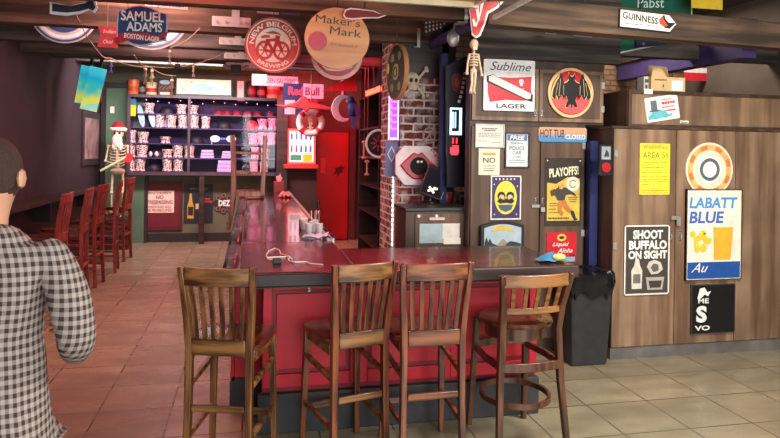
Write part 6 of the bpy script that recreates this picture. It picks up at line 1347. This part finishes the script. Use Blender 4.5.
# head details
MB().ball((0, .035, 1.64), (.074, .09, .105), 16).build('head_hair', per, M('short_brown_hair', (60, 42, 34), .9, bump=.5, scale=60))
MB().ball((0, .125, 1.62), (.014, .02, .022), 8).build('nose', per, M_SKIN)
for s in (-1, 1):
    MB().ball((s*.078, .03, 1.62), (.012, .02, .03), 8).build('ear', per, M_SKIN); MB().ball((s*.03, .112, 1.64), (.012, .01, .008), 8).build('eye', per, C((60, 50, 46)))
MB().ball((0, .118, 1.575), (.025, .008, .007), 8).build('mouth', per, C((150, 80, 74)))
sp_ = [(0, 0, .84), (0, 0, .98), (0, 0, 1.12), (0, -.01, 1.32), (0, -.01, 1.42), (0, -.0, 1.50)]; se = [(0, 1), (1, 2), (2, 3), (3, 4), (4, 5)]; sr = [(.185, .13), (.18, .13), (.165, .12), (.185, .13), (.16, .12), (.08, .08)]
for s in (-1, 1):
    n = len(sp_); sp_ += [(s*.175, -.0, 1.415), (s*.23, -.015, 1.30), (s*.262, -.022, 1.15), (s*.20, .14, 1.075), (s*.125, .255, 1.095)]; sr += [.074, .066, .056, .05, .04]; se += [(3, n), (n, n+1), (n+1, n+2), (n+2, n+3), (n+3, n+4)]
sh = skin('plaid_shirt', per, plaidm(), sp_, se, sr, 1)
M_JEAN = M('dark_jeans', (40, 46, 66), .85, var=.15, scale=40)
jp = [(0, 0, .95), (0, 0, .90)]; je = [(0, 1)]; jr = [(.165, .12), (.155, .12)]
for s in (-1, 1):
    n = len(jp); jp += [(s*.10, 0, .80), (s*.105, .01, .50), (s*.11, -.015, .11)]; jr += [.1, .075, .068]; je += [(1, n), (n, n+1), (n+1, n+2)]
    MB().ball((s*.12, .06, .05), (.05, .14, .05), 14).build('shoe', per, C((40, 36, 36), .5))
skin('jeans', per, M_JEAN, jp, je, jr, 1)
# ------------------------------------------------------------------ lights
def area(name, loc, rot, sx, sy, e, col=(1, 1, 1)):
    l = bpy.data.lights.new(name, 'AREA'); l.shape = 'RECTANGLE'; l.size = sx; l.size_y = sy; l.energy = e; l.color = col
    o = bpy.data.objects.new(name, l); o.location = loc; o.rotation_euler = rot; COL.objects.link(o); return o
def point(name, loc, e, col, r=.12):
    l = bpy.data.lights.new(name, 'POINT'); l.energy = e; l.color = col; l.shadow_soft_size = r
    o = bpy.data.objects.new(name, l); o.location = loc; COL.objects.link(o); return o
area('window_daylight', (1.9, -1.9, 1.9), (R(84), 0, R(-8)), 4.5, 2.2, 195, (1, .98, .95))
area('ceiling_panel_light', (2.9, 2.4, 3.25), (0, 0, 0), 1.2, .6, 120, (1, .95, .86))
area('ceiling_panel_light', (4.0, 5.9, 3.25), (0, 0, 0), .8, .4, 30, (1, .9, .78))  # added lamp, brightens the space behind the boxes
sp_l = area('red_spot_light', (.95, 4.9, 3.2), (R(-22), 0, 0), .3, .1, 16, (1, .03, .08)); sp_l.data.spread = R(36)  # added narrow lamp, reddens the counter in place of a neon reflection
area('red_ceiling_light', (.9, 11.0, 2.9), (R(25), 0, 0), .5, .3, 42, (1, .03, .06))
area('red_ceiling_light', (1.2, 8.2, 3.2), (0, 0, 0), .6, 1.6, 60, (1, .06, .10))
area('pink_ceiling_light', (-.9, 6.6, 3.2), (0, 0, 0), .8, 2.5, 125, (1, .52, .48))  # added lamp, brightens the left floor with pink
area('pink_ceiling_light', (-.9, 9.6, 3.2), (0, 0, 0), .8, .8, 26, (1, .5, .5))
area('shelf_spot_light', (-.9, 9.9, 3.1), (R(62), 0, 0), 2.2, .3, 95, (1, .88, .86))  # added lamp aimed at the display cabinet to brighten its mugs
area('red_ceiling_light', (-.5, 4.0, 3.25), (R(10), R(5), 0), .25, .8, 28, (1, .08, .12))  # added overhead, stands in for the red glow from under the bar
w = bpy.data.worlds.new('dim_room'); w.use_nodes = True; bpy.context.scene.world = w
w.node_tree.nodes['Background'].inputs[0].default_value = (.85, .9, 1, 1); w.node_tree.nodes['Background'].inputs[1].default_value = .3
# ------------------------------------------------------------------ camera
cd = bpy.data.cameras.new('camera'); cam = bpy.data.objects.new('camera', cd); COL.objects.link(cam)
cd.sensor_fit = 'HORIZONTAL'; cd.sensor_width = 36; cd.lens = FPX/780*36; cd.shift_y = -(219-HY)/780
cd.clip_start = .05
Rv = Vector((math.cos(YAW), -math.sin(YAW), 0)); Uv = Vector((0, 0, 1)); Fv = Vector((math.sin(YAW), math.cos(YAW), 0))
R2 = math.cos(ROLL)*Rv+math.sin(ROLL)*Uv; U2 = -math.sin(ROLL)*Rv+math.cos(ROLL)*Uv
cam.matrix_world = Matrix(((R2.x, U2.x, -Fv.x, 0), (R2.y, U2.y, -Fv.y, 0), (R2.z, U2.z, -Fv.z, CAMZ), (0, 0, 0, 1)))
sc = bpy.context.scene; sc.camera = cam
sc.view_settings.view_transform = 'Standard'; sc.view_settings.look = 'None'; sc.view_settings.gamma = 1; sc.view_settings.use_curve_mapping = False
sc.view_settings.exposure = 0.6
